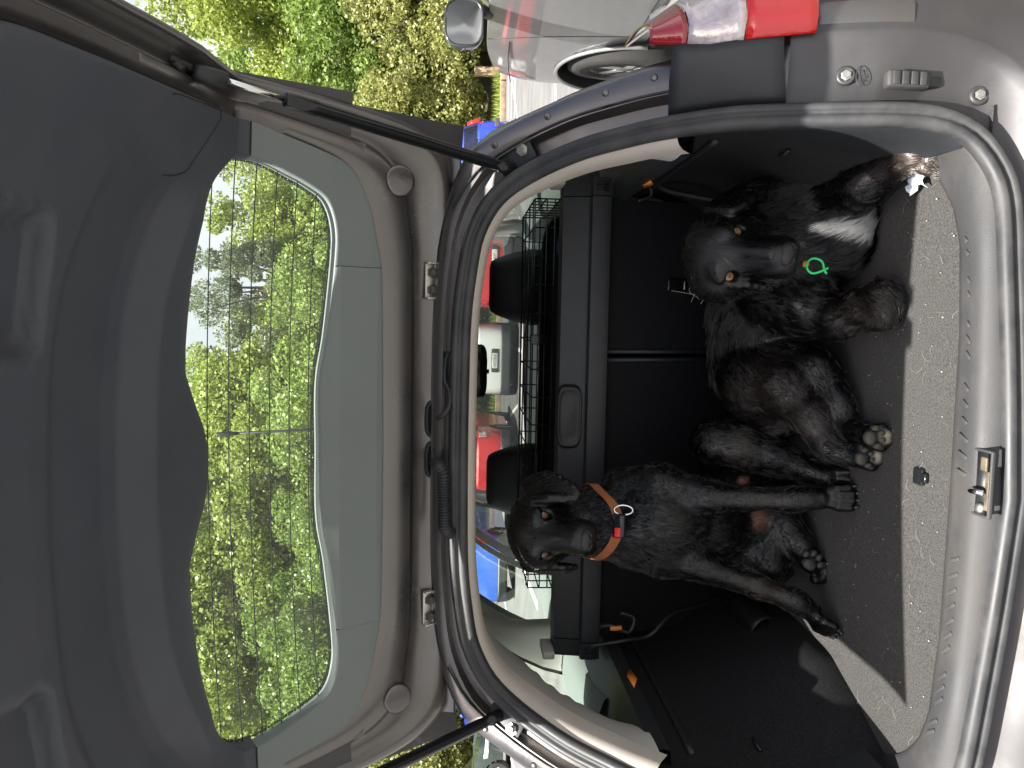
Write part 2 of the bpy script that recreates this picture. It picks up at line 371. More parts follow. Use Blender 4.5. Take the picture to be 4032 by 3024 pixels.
# plastic inner trim: lower panel, two side pieces, header piece
def hs_low(s, X):
    m = np.clip((.50-np.abs(X))/.10, 0, 1); m = m*m*(3-2*m)
    bend = .10*np.clip((np.abs(X)-.2)/.3, 0, 1)**2
    base = np.interp(s+bend, [.60,.66,.70,.735,.79,.82,.93,.955,.985,1.10], [.030,.034,.036,.036,.004,.0,.006,.020,.022,.020])
    gu = np.clip(1-np.abs(np.abs(X)-.290)/.088, 0, 1); g = np.clip((gu-.03)/.12, 0, 1)*np.clip((s-.972-.02*(1-np.clip(gu*4, 0, 1)))/.010, 0, 1)*np.clip((1.08-s)/.02, 0, 1)
    return .020*(1-m)+base*m-.03*g
b_ring = []; FR = np.r_[0, .004, .02, np.linspace(.05, .95, 90), .985, 1.0]
def panel(name, idx, mat_, fn, back=.045):
    b = MB(); rr = [list(ringT(TRM, GLS, -.003, -.002, idx))]
    for f in FR:
        def h(s, X, f=f): return fn(s, X)*min(1, (f*60+.35))*(1 if f < .97 else (1-(f-.97)/.03*.12))
        rr.append(list(ringT(TRM, GLS, f, h, idx)))
    rr.append(list(ringT(TRM, GLS, 1.008, lambda s, X: fn(s, X)-.018, idx))); rr.append(list(ringT(TRM, GLS, 1.012, lambda s, X: fn(s, X)-back, idx)))
    b.loft(rr, False); return b.build(name, mat_, gate)
def seg(a, b_): return np.arange(a, b_+1) % NT
iX = int(NH*.22)-1; iS = iX+int(NH*.20)-1
FRs = FR
panel('header_trim', seg(NT-iX, NT+iX), 'trim_green', lambda s, X: np.interp(s, [.2,.22,.30,.345], [.008,.014,.022,.016]), .03)
for k0, k1 in ((iX, iS), (NT-iS, NT-iX)):
    ix = seg(k0, k1)
    panel('pillar_trim', ix, 'trim_green', lambda s, X: np.interp(s, [.2,.24,.32,.48], [.0075,.014,.022,.022]), .03)
low_panel = panel('lower_trim_panel', seg(iS, NT-iS), 'trim', hs_low)
# fine seams
for k in (iX, NT-iX, iS, NT-iS):
    q = [TRM[k]*(1-f)+GLS[k]*f for f in np.linspace(.02, .99, 14)]
    MB().tube([T(s, X, np.interp(s, [.2,.24,.32,.48], [.0080,.0145,.0222,.0225])-.0006) for s, X in q], .0013, 5).build('trim_seam', 'black', low_panel)
acc = [(600,688),(648,691),(690,676),(716,640),(760,560),(818,478),(828,452),(812,430),(722,396),(640,364),(622,372)]
q = bez([tpix(*p) for p in acc], 4)
MB().tube([T(s, X, hs_low(np.array(s), np.array(X))+.0002) for s, X in q], .0011, 5).build('access_panel_seam', 'black', low_panel)
q = bez([tpix(*p) for p in [(525,690),(530,560),(560,420),(600,380)]], 4)
# round pads pressed into the frame
for s_, X_ in ((.178,.525), (.178,-.528)):
    n_ = tnorm(s_); c_ = T(s_, X_, .004)
    MB().lathe(c_, n_, [(.031,-.006),(.031,.003),(.028,.005),(.024,.005),(.0001,.006)], 28).build('round_bump', 'paint_in', gate)
# glass with heating wires
A = np.array([1.540,1.628]); Bq = np.array([1.372,1.935]); nG = np.array([-(Bq-A)[1], (Bq-A)[0]]); nG /= np.hypot(*nG); nG *= -np.sign(nG[1]) if nG[0] > 0 else 1
if nG[1] > 0: nG = -nG
def G(v, X, h=0.):
    p = A+(Bq-A)*v+nG*(h+.05*(X/.62)**2); return (X, p[0], p[1])
b = MB(); b.loft([[G(v, X) for X in np.linspace(-.585, .585, 31)] for v in np.linspace(-.08, 1, 12)], False)
gl = b.build('rear_window', 'glass', gate)
for k in range(9):
    v = .10+.105*k
    MB().tube([G(v-.03*(X/.55)**2, X, .0015) for X in np.linspace(-.56, .56, 41)], .00105, 4, caps=False).build('heating_wire', 'text', gl)
# frit band on the hinge side of the glass
fm = bpy.data.materials.new('frit_dots'); fm.use_nodes = True; n = fm.node_tree.nodes; l = fm.node_tree.links
tc = n.new('ShaderNodeTexCoord'); vo = n.new('ShaderNodeTexVoronoi'); vo.inputs['Scale'].default_value = 330; vo.inputs['Randomness'].default_value = .15
l.new(tc.outputs['Object'], vo.inputs['Vector']); cm = n.new('ShaderNodeMath'); cm.operation = 'GREATER_THAN'; cm.inputs[1].default_value = .62; l.new(vo.outputs['Distance'], cm.inputs[0])
tr = n.new('ShaderNodeBsdfTransparent'); mx = n.new('ShaderNodeMixShader'); n['Principled BSDF'].inputs['Base Color'].default_value = (.01,.012,.01,1)
l.new(cm.outputs[0], mx.inputs[0]); l.new(n['Principled BSDF'].outputs[0], mx.inputs[1]); l.new(tr.outputs[0], mx.inputs[2]); l.new(mx.outputs[0], n['Material Output'].inputs[0])
hseg = seg(NT-92, NT+92)
b = MB(); b.loft([list(ringT(TRM, GLS, f, lambda s, X: np.interp(s, [.3,.5,.66], [-.012,-.016,-.03]), hseg)) for f in (.985, 1.035, 1.075)], False)
b.build('frit_band', fm, gl)
# oval maker's mark on the glass
s_, X_ = tpix(753, 2720); c_ = T(s_, X_, -.028); n_ = tnorm(s_); xa = np.array([1., 0, 0]); za = np.cross(n_, xa)
MB().tube([c_+xa*.014*cos(t)+za*.0065*sin(t) for t in np.linspace(0, 2*pi, 28, endpoint=False)], .0005, 4, closed=True).build('glass_mark_oval', 'text', gl)
text('Ford', 'glass_mark_word', c_, Matrix((tuple(xa), tuple(-np.cross(xa, n_)), tuple(n_))).transposed().to_euler(), .009, 'text', gl, sx=-1)
# outer skin
b = MB()
def skin(P, X0, X1, bw, n=17): return [[(X, y+nb[0]*bw*(X/.62)**2, z+nb[1]*bw*(X/.62)**2) for X in np.linspace(X0, X1, n)] for (y, z), nb in P]
up = (-.85,-.5); dn = (-.1,-1.)
b.loft(skin([((1.69,1.42), up), ((1.66,1.47), up), ((1.60,1.555), up), ((1.543,1.645), up)], -.655, .655, .04), False)
b.loft([[(X, A[0]+(Bq-A)[0]*v+nG[0]*(.05*(X/.62)**2-.006), A[1]+(Bq-A)[1]*v+nG[1]*(.05*(X/.62)**2-.006)) for X in np.linspace(.57, .672, 5)] for v in np.linspace(0, 1, 8)], False)
b.loft([[(X, A[0]+(Bq-A)[0]*v+nG[0]*(.05*(X/.62)**2-.006), A[1]+(Bq-A)[1]*v+nG[1]*(.05*(X/.62)**2-.006)) for X in np.linspace(-.672, -.57, 5)] for v in np.linspace(0, 1, 8)], False)
b.loft(skin([((1.376,1.94), up), ((1.33,1.975), dn), ((1.15,2.01), dn), ((.95,2.035), dn), ((.79,2.03), dn), ((.745,2.0), dn), ((.735,1.965), dn)], -.672, .672, .11), False)
b.build('outer_skin', 'paint', gate)
# latch on the free edge
lt = MB(); c_ = T(1.19, 0, .0); lt.box(c_+np.array([-.028,-.012,-.006]), (.05,.055,.03)); lt.box(c_+np.array([.04,-.010,-.006]), (.036,.05,.03)); lt.box(c_+np.array([0,.012,0]), (.13,.03,.03))
lt.build('latch', 'black', gate, bevel=.006)

# ---- hinges
for X_, px in ((.335, 1), (-.362, -1)):
    n_ = tnorm(.09); hb = MB()
    c_ = T(.088, X_, -.012); u_ = (T(.12, X_)-T(.06, X_)); u_ /= np.linalg.norm(u_); xa = np.array([1., 0, 0])
    rot = np.stack([xa, u_, n_], 1)
    hb.box(c_, (.072,.030,.004), rot); hb.box(c_+xa*.036+n_*.006-u_*.008, (.004,.046,.012), rot); hb.box(c_-xa*.036+n_*.006-u_*.008, (.004,.046,.012), rot)
    hg = hb.build('hinge', 'steel', car, bevel=.001)
    for sx in (-.019, .017): MB().lathe(c_+xa*sx+n_*.002, n_, [(.0125,0),(.0125,.003),(.008,.003),(.008,.009),(.0001,.009)], 6).build('hinge_bolt', 'paint_in', hg, smooth=False)
    MB().tube([c_-u_*.024+n_*.006+xa*t for t in (-.05,.05)], .0032, 8).build('hinge_pin', 'steel', hg)
    for sx in (-.041, .041): MB().box(c_-u_*.052+xa*sx+n_*.006, (.004,.062,.013), rot).build('hinge_arm', 'steel', hg, bevel=.001)
# ---- wiring grommets, cable and corrugated hose
for y_, nm in ((1652, 'a'), (1812, 'b')):
    s_, X_ = tpix(1708, y_); c_ = T(s_, X_, -.014); n_ = tnorm(s_); u_ = T(s_+.02, X_)-T(s_-.02, X_); u_ /= np.linalg.norm(u_)
    ring = lambda k, h: [c_+n_*h+np.array([1., 0, 0])*(.040*k*np.sign(cos(t))*abs(cos(t))**.7)+u_*(.0165*k*np.sign(sin(t))*abs(sin(t))**.8) for t in np.linspace(0, 2*pi, 32, endpoint=False)]
    b = MB(); b.loft([ring(1, -.003), ring(1, .004), ring(.93, .0075), ring(.82, .0075), ring(.75, .004), ring(.3, .004), ring(.01, .004)], True); gm = b.build('grommet', 'black2', car)
    if nm == 'a':
        pth = bez([D(1722, 1648, 1.60), D(1745, 1632, 1.585), D(1768, 1600, 1.585), D(1770, 1545, 1.60), D(1752, 1500, 1.61), D(1752, 1440, 1.62), D(1763, 1395, 1.625), D(1790, 1375, 1.64)], 8)
        MB().tube(pth, .005, 10).build('cable', 'black2', gm)
    else:
        pth = resample(bez([D(1716, 1822, 1.60), D(1730, 1838, 1.575), D(1746, 1868, 1.57), D(1748, 1930, 1.575), D(1750, 2010, 1.58), D(1752, 2075, 1.59), D(1775, 2100, 1.61)], 20), 130)
        rad = [.0135 if (k < 24 or k > 112) else .0118+.003*math.sin(k*1.55) for k in range(130)]
        MB().tube(pth, rad, 12).build('corrugated_hose', 'black2', gm)
# ---- gas struts
for sgn in (1, -1):
    lo_p = np.array([sgn*.553, 1.552, 1.308]); hi_p = np.array([sgn*.618, 1.222, 1.795])
    if sgn < 0: lo_p = np.array([-.570, 1.560, 1.312])
    ax = hi_p-lo_p; Ls = np.linalg.norm(ax); ax /= Ls
    b = MB(); b.lathe(lo_p, ax, [(.010,-.012),(.0125,-.006),(.0125,.022),(.010,.026),(.011,.040),(.0118,.046),(.0118,.40),(.0128,.402),(.0128,.455),(.011,.458)], 18)
    st = b.build('gas_strut', 'blackgloss', car)
    MB().tube([lo_p+ax*.45, lo_p+ax*(Ls-.03)], .0048, 12).build('piston_rod', 'chrome', st)
    MB().lathe(hi_p-ax*.045, ax, [(.006,0),(.0125,.004),(.0125,.046),(.009,.052)], 14).build('strut_socket', 'black2', st)
    pl = hi_p+np.array([sgn*.004, -.002, .016])
    MB().box(pl, (.010,.10,.026), np.stack([np.array([1,0,0.]), np.array([0,-.95,.3]), np.array([0,.3,.95])], 1)).build('strut_plate', 'black', st, bevel=.002)
    MB().lathe(pl-np.array([sgn*.0,-.0,0])+np.array([0,-.03,.008]), (-sgn*.6,-.3,-.7), [(.010,-.01),(.010,.012),(.006,.013),(.006,.02)], 8).build('strut_plate_bolt', 'black', st)
    MB().tube([lo_p, lo_p-np.array([sgn*.018, -.012, .016])], .0055, 10).build('ball_stud', 'steel', st)
    i = np.argmin(np.abs(Zl-1.285)+(loop[:, 0]*sgn < 0)*9); c_ = ringo(.040, -.012)[i]; rr_ = rear[i]
    tdir = loop[(i+1) % NL]-loop[i-1]; tdir /= np.linalg.norm(tdir); rot = np.stack([nx[i], tdir, rr_], 1)
    MB().box(c_, (.040,.085,.005), rot).build('strut_bracket', 'black2', st, bevel=.002)
    MB().lathe(c_-tdir*.02*sgn*0+nx[i]*.006+tdir*sgn*.022, rr_, [(.013,0),(.013,.006),(.0085,.006),(.0085,.014),(.0001,.014)], 6).build('bracket_bolt', 'steel', st, smooth=False)
# ================================================================= BOOT INTERIOR
ZF = .59
rng = np.random.default_rng(5)
# floor carpet
gx = np.linspace(-.60, .60, 61); gy = np.linspace(1.17, 2.14, 49)
b = MB(); b.loft([[(x, y, ZF+.0012*sin(9*x+5*y)+.0008*sin(23*y-11*x)) for x in gx] for y in gy], False)
floor_c = b.build('boot_floor_carpet', 'carpet', car)
# floor lug (black plastic tab in the carpet)
c_ = at_z(3625, 1875, ZF)
b = MB(); b.box(c_+np.array([0,0,.003]), (.030,.028,.008)); b.box(c_+np.array([0,-.018,.0035]), (.018,.014,.009)); b.build('floor_lug', 'blackgloss', floor_c, bevel=.003)

# sill scuff plate: from the seal over the lip to the carpet
lo = np.where((Zl <= .70))[0]; P0 = ringo(-.012, .004, lo); kx = P0[:, 0]
def inner_edge(x, z):
    a = abs(x)
    return np.array([math.copysign(min(a, .575), x), np.interp(a, [0,.25,.40,.46,.51,.548,.575], [1.208,1.210,1.225,1.25,1.295,1.35,1.43]), ZF+.003])
aa = np.array([math.atan2(p[0], -(p[2]-.95)) for p in P0])
tx = np.sin(np.clip(kx/.60, -1, 1)*pi/2)*.575
frac = np.linspace(-1, 1, len(lo)); tgt = np.sign(frac)*.575*np.sin(np.abs(frac)*pi/2)**.93
if P0[0, 0] > 0: tgt = -tgt
P5 = np.array([inner_edge(x, 0) for x in tgt])
rr = []
for f, dz in [(0,-.012),(.02,.0),(.10,.012),(.30,.018),(.55,.014),(.80,.008),(.97,.004),(1.0,-.004)]:
    q = P0*(1-f)+P5*f; zz = np.maximum(q[:, 2], ZF-.004) if f > .05 else q[:, 2]
    zz = zz*(1-f)+(ZF+.002)*f if f > .05 else zz
    rr.append([(x, y, z+dz*(1 if f < .9 else 1)) for (x, y, _), z in zip(q, zz)])
b = MB(); b.loft(rr, False); sill = b.build('sill_scuff_plate', 'sill', car)
# moulded ribs on the scuff plate
for x in list(np.arange(-.46, -.10, .030))+list(np.arange(.035, .47, .034)):
    i = np.argmin(np.abs(tgt-x)); A_ = np.array(rr[3][i]); C_ = np.array(rr[5][i]); Bm = np.array(rr[4][i]); dv = C_-A_; dv /= np.linalg.norm(dv)
    ln = .018 if abs(x) < .30 else .013
    if x < 0.12: ln = .026
    yaw = math.atan2(dv[1], dv[0]); rot = np.array(Matrix.Rotation(yaw, 3, 'Z'))
    MB().box(Bm+np.array([0,0,.0005]), (ln,.007,.006), rot).build('scuff_rib', 'sill', sill, bevel=.0015)
# striker recess
M['dullmetal'] = mat('dirty_metal', (.16,.13,.09), .6, .5, var=.5, vscale=60)
c_ = at_z(3872, 1925, .604); sv = np.array([p_ for r_ in rr for p_ in r_]); dv_ = sv-CAM; zz_ = dv_ @ FW; pxy = np.stack([2016-FPX*(dv_ @ UP)/zz_, 1512-FPX*(dv_ @ RT)/zz_], 1); c_ = sv[np.argmin(np.hypot(pxy[:, 0]-3872, pxy[:, 1]-1925))]+np.array([0,0,.002])
b = MB()
for dx, dy, sx, sy in ((0,.023,.104,.005),(0,-.023,.104,.005),(.050,0,.005,.043),(-.050,0,.005,.043)): b.box(c_+np.array([dx, dy, .0]), (sx, sy, .007))
fr_ = b.build('striker_surround', 'sill', sill, bevel=.002)
MB().box(c_+np.array([0,.004,-.0005]), (.096,.034,.004)).build('striker_well_shade', 'black', fr_)  # flush black plate, its colour stands in for the shade inside the hole
MB().tube(bez([c_+np.array([-.014,.012,.0]), c_+np.array([-.014,.006,.012]), c_+np.array([-.012,-.010,.015]), c_+np.array([-.012,-.018,.008])], 6), .0045, 10).build('striker', 'chrome', fr_)
MB().lathe(c_+np.array([-.038,-.006,.001]), (0,-.4,1), [(.008,0),(.008,.006),(.006,.008),(.0001,.008)], 8).build('striker_bolt', 'steel', fr_)
MB().box(c_+np.array([.030,-.008,.002]), (.022,.014,.005)).build('striker_plate', 'dullmetal', fr_, bevel=.002)
MB().box(c_+np.array([-.010,-.017,.001]), (.060,.008,.004)).build('rust_lip', 'dullmetal', fr_, bevel=.001)

# side walls (carpeted, with the wheel-arch bulge)
YW = np.linspace(1.30, 2.12, 34)
def wall_x(y, z):
    xf = np.interp(y, [1.30,1.36,1.45,1.58,1.75,2.12], [.56,.545,.50,.455,.445,.455]); xt = np.interp(y, [1.30,1.45,1.6,2.12], [.60,.60,.597,.592])
    t = min(1, max(0, (z-ZF)/.30)); return xf+(xt-xf)*(t*t*(3-2*t))
for sgn in (1, -1):
    b = MB(); b.loft([[(sgn*wall_x(y, z), y, z) for y in YW] for z in np.linspace(ZF-.01, 1.0, 16)], False)
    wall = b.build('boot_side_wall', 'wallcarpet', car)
    # lining between the seal and the wall (hard plastic)
    hi_ = [i for i in range(NL) if .62 <= Zl[i] <= 1.06 and loop[i, 0]*sgn > 0]
    P0_ = ringo(-.012, .004, hi_); P2_ = np.array([(sgn*(wall_x(1.36, z)-.002), np.interp(z, [.6,.8,1.0,1.06], [1.42,1.40,1.44,1.48]), z) for z in Zl[hi_]])
    b = MB(); b.loft([list(P0_*(1-f)+P2_*f+np.array([-sgn*o, 0, 0])) for f, o in ((0,0),(.06,.008),(.4,.004),(.8,.002),(1,-.004))], False); b.build('boot_lining', 'black2', wall)
    # shelf beam under the side window
    bm = MB()
    sec = lambda y: [(sgn*(.598), y, .985), (sgn*(.560), y, .988), (sgn*(.556), y, 1.004), (sgn*(.562), y, 1.022), (sgn*np.interp(y, [1.4,1.55,1.85], [.610,.635,.70]), y, 1.040)]
    bm.loft([sec(y) for y in np.linspace(1.40, 2.10, 20)], False); bm.build('shelf_beam', 'black2', wall, ang=40)
    MB().loft([[(sgn*.594, y, z) for y in (1.40, 2.10)] for z in (.962, .968)], False)
    # stowage ledge lower down
    MB().tube([(sgn*(wall_x(y, .93)-.002), y, .93) for y in np.linspace(1.45, 2.08, 20)], .008, 8).build('wall_moulding', 'black2', wall)
    # clip hole
    MB().tube(bez([(sgn*(wall_x(1.44, .80)-.001), 1.425, .80), (sgn*(wall_x(1.44, .80)-.008), 1.44, .805), (sgn*(wall_x(1.46, .80)-.001), 1.465, .80)], 5), .004, 6).build('wall_clip', 'black', wall)
    # amber marker on the wall
    p = np.array([sgn*.556, 1.70, 1.0])
    MB().prism([p+np.array([0,-.055,.004]), p+np.array([0,-.015,-.012]), p+np.array([0,.045,-.006]), p+np.array([0,.0,.008])], (-sgn*.003, 0, 0)).build('amber_marker', 'amber', wall)
# left wall: dark belt line, elastic cord
cord = bez([at_x(2320, 2545, -.55), at_x(2470, 2520, -.53), at_x(2560, 2500, -.50), at_x(2640, 2420, -.46), at_x(2760, 2380, -.46), at_x(2870, 2335, -.455)], 8)
MB().tube(cord, .006, 8).build('wall_cord', 'black', car)
cord = bez([D(2520, 670, 1.86), D(2570, 700, 1.88), D(2620, 745, 1.86), D(2720, 770, 1.83), D(2830, 790, 1.80)], 8)
MB().tube(cord, .007, 8).build('wall_cord', 'black2', car)
# buckles with amber tongues hanging at both ends of the seat back
for x_, y_, sg in ((2510, 735, 1), (2440, 2465, -1)):
    p = D(x_, y_, 1.93); MB().tube(bez([p+np.array([0,0,.05]), p+np.array([.005,-.01,.02]), p+np.array([.012*sg,-.01,-.02]), p+np.array([-.02*sg,0,-.035]), p+np.array([-.035*sg,0,.0])], 5), .006, 8).build('belt_guide', 'black', car)
    MB().box(p+np.array([0,-.012,.012]), (.012,.010,.030)).build('belt_tongue', 'amber', car, bevel=.003)

# rear seat backs (split 60/40)
def seatback(x0, x1, name):
    b = MB(); n = 20; rr = []
    def face(z, dy): return 2.085-(z-ZF)*.32+dy
    for z in np.linspace(ZF, 1.035, 14):
        rr.append([(x, face(z, .0035*((x-x0) < .012 or (x1-x) < .012)), z) for x in np.r_[x0, x0+.006, np.linspace(x0+.02, x1-.02, 10), x1-.006, x1]])
    rr.append([(x, y+.13, z) for x, y, z in rr[-1]]); rr.append([(x, y+.0, ZF-.02) for x, y, z in rr[-1]])
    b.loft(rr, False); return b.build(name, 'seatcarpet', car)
sb1 = seatback(-.565, .163, 'seat_back'); sb2 = seatback(.177, .565, 'seat_back')
MB().loft([[(x, 2.085-(z-ZF)*.32+.004, z) for x in (.160, .164, .168, .1685)] for z in (ZF, 1.03)], False)
for x in (.1595, .1805): MB().tube([(x, 2.085-(z-ZF)*.32-.001, z) for z in (ZF, 1.03)], .006, 8).build('seat_edge_trim', 'black2', sb1)
# latch bezel in the right seat back
p = D(2685, 1120, 1.985); uz = np.array([0, -.305, .952]); n_ = np.array([0, -.952, -.305]); rot = np.stack([np.array([1., 0, 0]), uz, -n_], 1)
p[1] = 2.085-(p[2]-ZF)*.32
lb = MB().box(p+n_*.002, (.034,.064,.008), rot).build('seat_latch', 'blackgloss', sb2, bevel=.004)
MB().box(p+n_*.006-uz*.018, (.024,.006,.006), rot).build('latch_bar', 'chrome', lb, bevel=.001)

# luggage cover cassette with pull handle
b = MB(); sec = [(1.905,1.036),(1.900,1.050),(1.902,1.082),(1.912,1.086),(1.918,1.080),(1.924,1.086),(1.935,1.150),(1.990,1.152),(2.02,1.11),(2.0,1.04)]
b.loft([[(x, y, z) for y, z in sec] for x in np.linspace(-.560, .560, 15)], True, True); cas = b.build('luggage_cover', 'cassette', car, ang=35)
for sgn in (1, -1):
    b = MB(); b.loft([[(sgn*x, y-.004+(.004 if x > .59 else 0), z) for y, z in sec] for x in (.562, .564, .600, .606)], True, True); ec = b.build('cover_end_cap', 'cassette', cas, ang=40)
    for k in range(4): MB().tube([(sgn*(.572+.006*k), 1.898, 1.046), (sgn*(.572+.006*k), 1.893, 1.060), (sgn*(.572+.006*k), 1.897, 1.074)], .0018, 6).build('grip_rib', 'black2', ec)
    MB().box((sgn*.595, 1.945, 1.165), (.02,.09,.03)).build('cover_bracket', 'pgrey', cas, bevel=.004)
p = at_y(2240, 1640, 1.925)
b = MB(); b.loft([[p+np.array([.077*k*np.sign(cos(t))*abs(cos(t))**.45, -dy, .030*k*np.sign(sin(t))*abs(sin(t))**.5]) for t in np.linspace(0, 2*pi, 36, endpoint=False)] for k, dy in ((1.05,-.02),(1.05,.002),(1,.010),(.93,.013),(.86,.009),(.6,.010),(.01,.012))], True)
b.build('pull_handle', 'black', cas)

# beige headliner lip + D-pillar trims
top = np.where(Zl > 1.03)[0]; top = np.r_[top[top > NL//2], top[top <= NL//2]]
b = MB(); b.loft([list(ringo(o, h, top)) for o, h in ((-.014,.006),(-.020,.004),(-.030,-.004),(-.036,-.02),(-.038,-.05))], False)
hl = b.build('headliner_edge', 'beige', car)
b = MB(); b.loft([[(x, y, 1.385-.03*abs(x/.6)**3-.01*(y < 1.7)) for x in np.linspace(-.60, .60, 21)] for y in np.linspace(1.64, 3.62, 24)], False); b.build('headliner', 'beige', car)
for sgn in (1, -1):
    ii = [i for i in range(NL) if 1.02 <= Zl[i] <= 1.372 and loop[i, 0]*sgn > .3]
    if Zl[ii[0]] > Zl[ii[-1]]: ii = ii[::-1]
    A_ = resample(ringo(-.036, -.03, ii), 60)
    B_ = resample(bez([(sgn*.595,1.56,1.015),(sgn*.655,1.70,1.055),(sgn*.690,1.85,1.105),(sgn*.695,1.93,1.15),(sgn*.672,2.02,1.21),(sgn*.645,2.10,1.28),(sgn*.60,2.16,1.36)], 8), 60)
    rr = []
    for f in np.linspace(0, 1, 16):
        q = A_*(1-f)+B_*f
        for k in range(60):
            zz = q[k, 2]; rb = max(0, 1-abs((zz-1.165)/.075)**2)*max(0, (f-.45)/.55)
            q[k] += np.array([-sgn*(.018*sin(f*pi)), 0, 0])+np.array([-sgn*.5, .85, 0])*.0075*rb*sin(k*pi/2.6)
        rr.append(list(q))
    b = MB(); b.loft(rr, False); b.build('rear_pillar_trim', 'pgrey', car)
# ================================================================= CABIN + OUTER SHELL
def SP(y, t, sgn, inn=0.):
    """point on the glasshouse side: t 0 at the belt, 1 at the roof rail"""
    x = .865-.045*t-.185*t**1.6; z = 1.055+.365*t
    taper = 1-.10*max(0, (y-3.2)/1.1)**2-.13*max(0, (2.3-y)/.6)**2
    return (sgn*(x*taper-inn), y, z)
def side_strip(b0, b1, t0, t1, sgn, inn=0., n=6, ta=0., tb=1.):
    return [[SP((b0*(1-t)+t0*t)*(1-u)+(b1*(1-t)+t1*t)*u, t, sgn, inn) for u in np.linspace(0, 1, 4)] for t in np.linspace(ta, tb, n)]
for sgn in (1, -1):
    # panes
    for nm, q in (('quarter_window', (1.80,2.41,2.03,2.60)), ('rear_door_window', (2.73,3.36,2.66,3.30)), ('front_door_window', (3.46,4.25,3.40,3.80))):
        MB().loft(side_strip(*q, sgn), False).build(nm, 'sglass', car)
    # pillars: painted outside, lined inside
    for nm, q, mi in (('rear_pillar', (1.50,1.80,1.70,2.03), 'paint'), ('centre_pillar', (2.41,2.73,2.60,2.66), 'paint'), ('door_pillar', (3.36,3.46,3.30,3.40), 'black'), ('windscreen_pillar', (4.25,4.46,3.80,3.92), 'paint')):
        MB().loft(side_strip(*q, sgn, -.004), False).build(nm, mi, car)
    rr = []
    for t in np.linspace(0, 1, 12):
        xg, _, zt = SP(2.38, t, 1); xi = min(.738-.03*max(0, t-.5), xg-.012); q = [(xg-.006, 2.362-.03*t, zt)]
        q += [(xg-.006+(xi-xg+.006)*f, 2.362-.03*t+.088*f**1.3, zt) for f in (.25,.5,.75,.93)]+[(xi-.004, 2.468-.03*t, zt), (xi+.012, 2.54-.03*t, zt), (xg-.012, 2.655-.06*t, zt)]
        rr.append([(sgn*x, y, z) for x, y, z in q])
    MB().loft(rr, False).build('centre_pillar_trim', 'cream', car)
    MB().loft(side_strip(2.325, 2.35, 2.28, 2.305, sgn, .014), False).build('window_rubber', 'black', car)
    MB().loft(side_strip(2.65, 2.72, 2.59, 2.64, sgn, .014, 8, 0., 1.), False).build('door_seal_strip', 'black2', car)
    MB().loft(side_strip(3.34, 3.48, 3.28, 3.42, sgn, .035), False).build('door_pillar_trim', 'pgrey', car)
    MB().loft(side_strip(4.22, 4.47, 3.78, 3.92, sgn, .03), False).build('screen_pillar_trim', 'pgrey', car)
    # belt sill trim (inner), lower lining
    b = MB(); b.loft([[SP(y, 0, sgn, i)[:2]+(1.055+dz,) for y in np.linspace(1.78, 4.3, 22)] for i, dz in ((.002,.012),(.03,.014),(.085,.004),(.13,-.012),(.15,-.05),(.16,-.5))], False); b.build('window_sill_lining', 'trim_green', car)
    # roof rail cant
    b = MB(); b.loft([[SP(y, 1, sgn, i)[:2]+(1.42+dz,) for y in np.linspace(1.66, 3.86, 18)] for i, dz in ((-.006,-.02),(.0,.012),(.03,.035),(.06,.045),(.06,-.02),(.03,-.04),(.0,-.03))], False); b.build('roof_rail', 'paint', car)
    # outer side with arches
    ys = np.linspace(1.50, 5.25, 118); zs = np.linspace(.22, 1.055, 20); V = []; Fq = []; WC = ((1.95,.31), (4.58,.31)); ra = .355
    for z in zs:
        for y in ys:
            x = .905-.10*((z-.66)/.45)**2*(1 if z > .66 else .5); x *= 1-.16*max(0, (1.75-y)/.4)**2-.20*max(0, (y-4.7)/.55)**2
            x -= .07*min(1, max(0, (2.45-y)/.6))*min(1, max(0, (z-.85)/.12)); yy, zz = y, z
            for wy, wz in WC:
                dd = math.hypot(y-wy, z-wz)
                if dd < ra and dd > ra-.06: yy = wy+(y-wy)*ra/dd; zz = wz+(z-wz)*ra/dd
            V.append((sgn*x, yy, zz))
    ny_ = len(ys)
    for i in range(len(zs)-1):
        for j in range(ny_-1):
            q = [i*ny_+j, i*ny_+j+1, (i+1)*ny_+j+1, (i+1)*ny_+j]
            cy = (ys[j]+ys[j+1])/2; cz = (zs[i]+zs[i+1])/2
            if all(math.hypot(cy-wy, cz-wz) > ra-.03 for wy, wz in WC): Fq.append(q)
    mesh('side_panel', V, Fq, 'paint', car)
    for wy, wz in WC:
        c_ = np.array([sgn*.80, wy, wz]); ax = (sgn, 0, 0)
        wh = MB().lathe(c_, ax, [(.20,-.09),(.29,-.095),(.312,-.08),(.316,0),(.312,.06),(.29,.08),(.21,.085),(.205,.06)], 40).build('wheel', mat('tyre_rubber_%s%d' % (sgn, wy), (.02,.02,.02), .8), car)
        MB().lathe(c_, ax, [(.205,.06),(.19,.07),(.06,.05),(.03,.075),(.0001,.075)], 30).build('rim', 'steel', wh)
        MB().loft([[(sgn*x, wy+ra*cos(a), wz+ra*sin(a)) for a in np.linspace(0, pi, 20)] for x in (.55, .90)], False).build('arch_liner', 'black', car)
# roof panel
b = MB(); b.loft([[(x, y, 1.452+.045*sin(min(1, (y-1.6)/1.1)*pi/2)-.05*max(0, (y-3.2)/.7)**2-.035*(x/.62)**2) for x in np.linspace(-.635, .635, 17)] for y in np.linspace(1.655, 3.88, 26)], False); b.build('roof_panel', 'paint', car)
b = MB(); b.loft([[(x, y, z) for x in np.linspace(-.60, .60, 9)] for y, z in ((1.635,1.405),(1.64,1.43),(1.66,1.448))], False); b.build('roof_edge', 'paint_in', car)
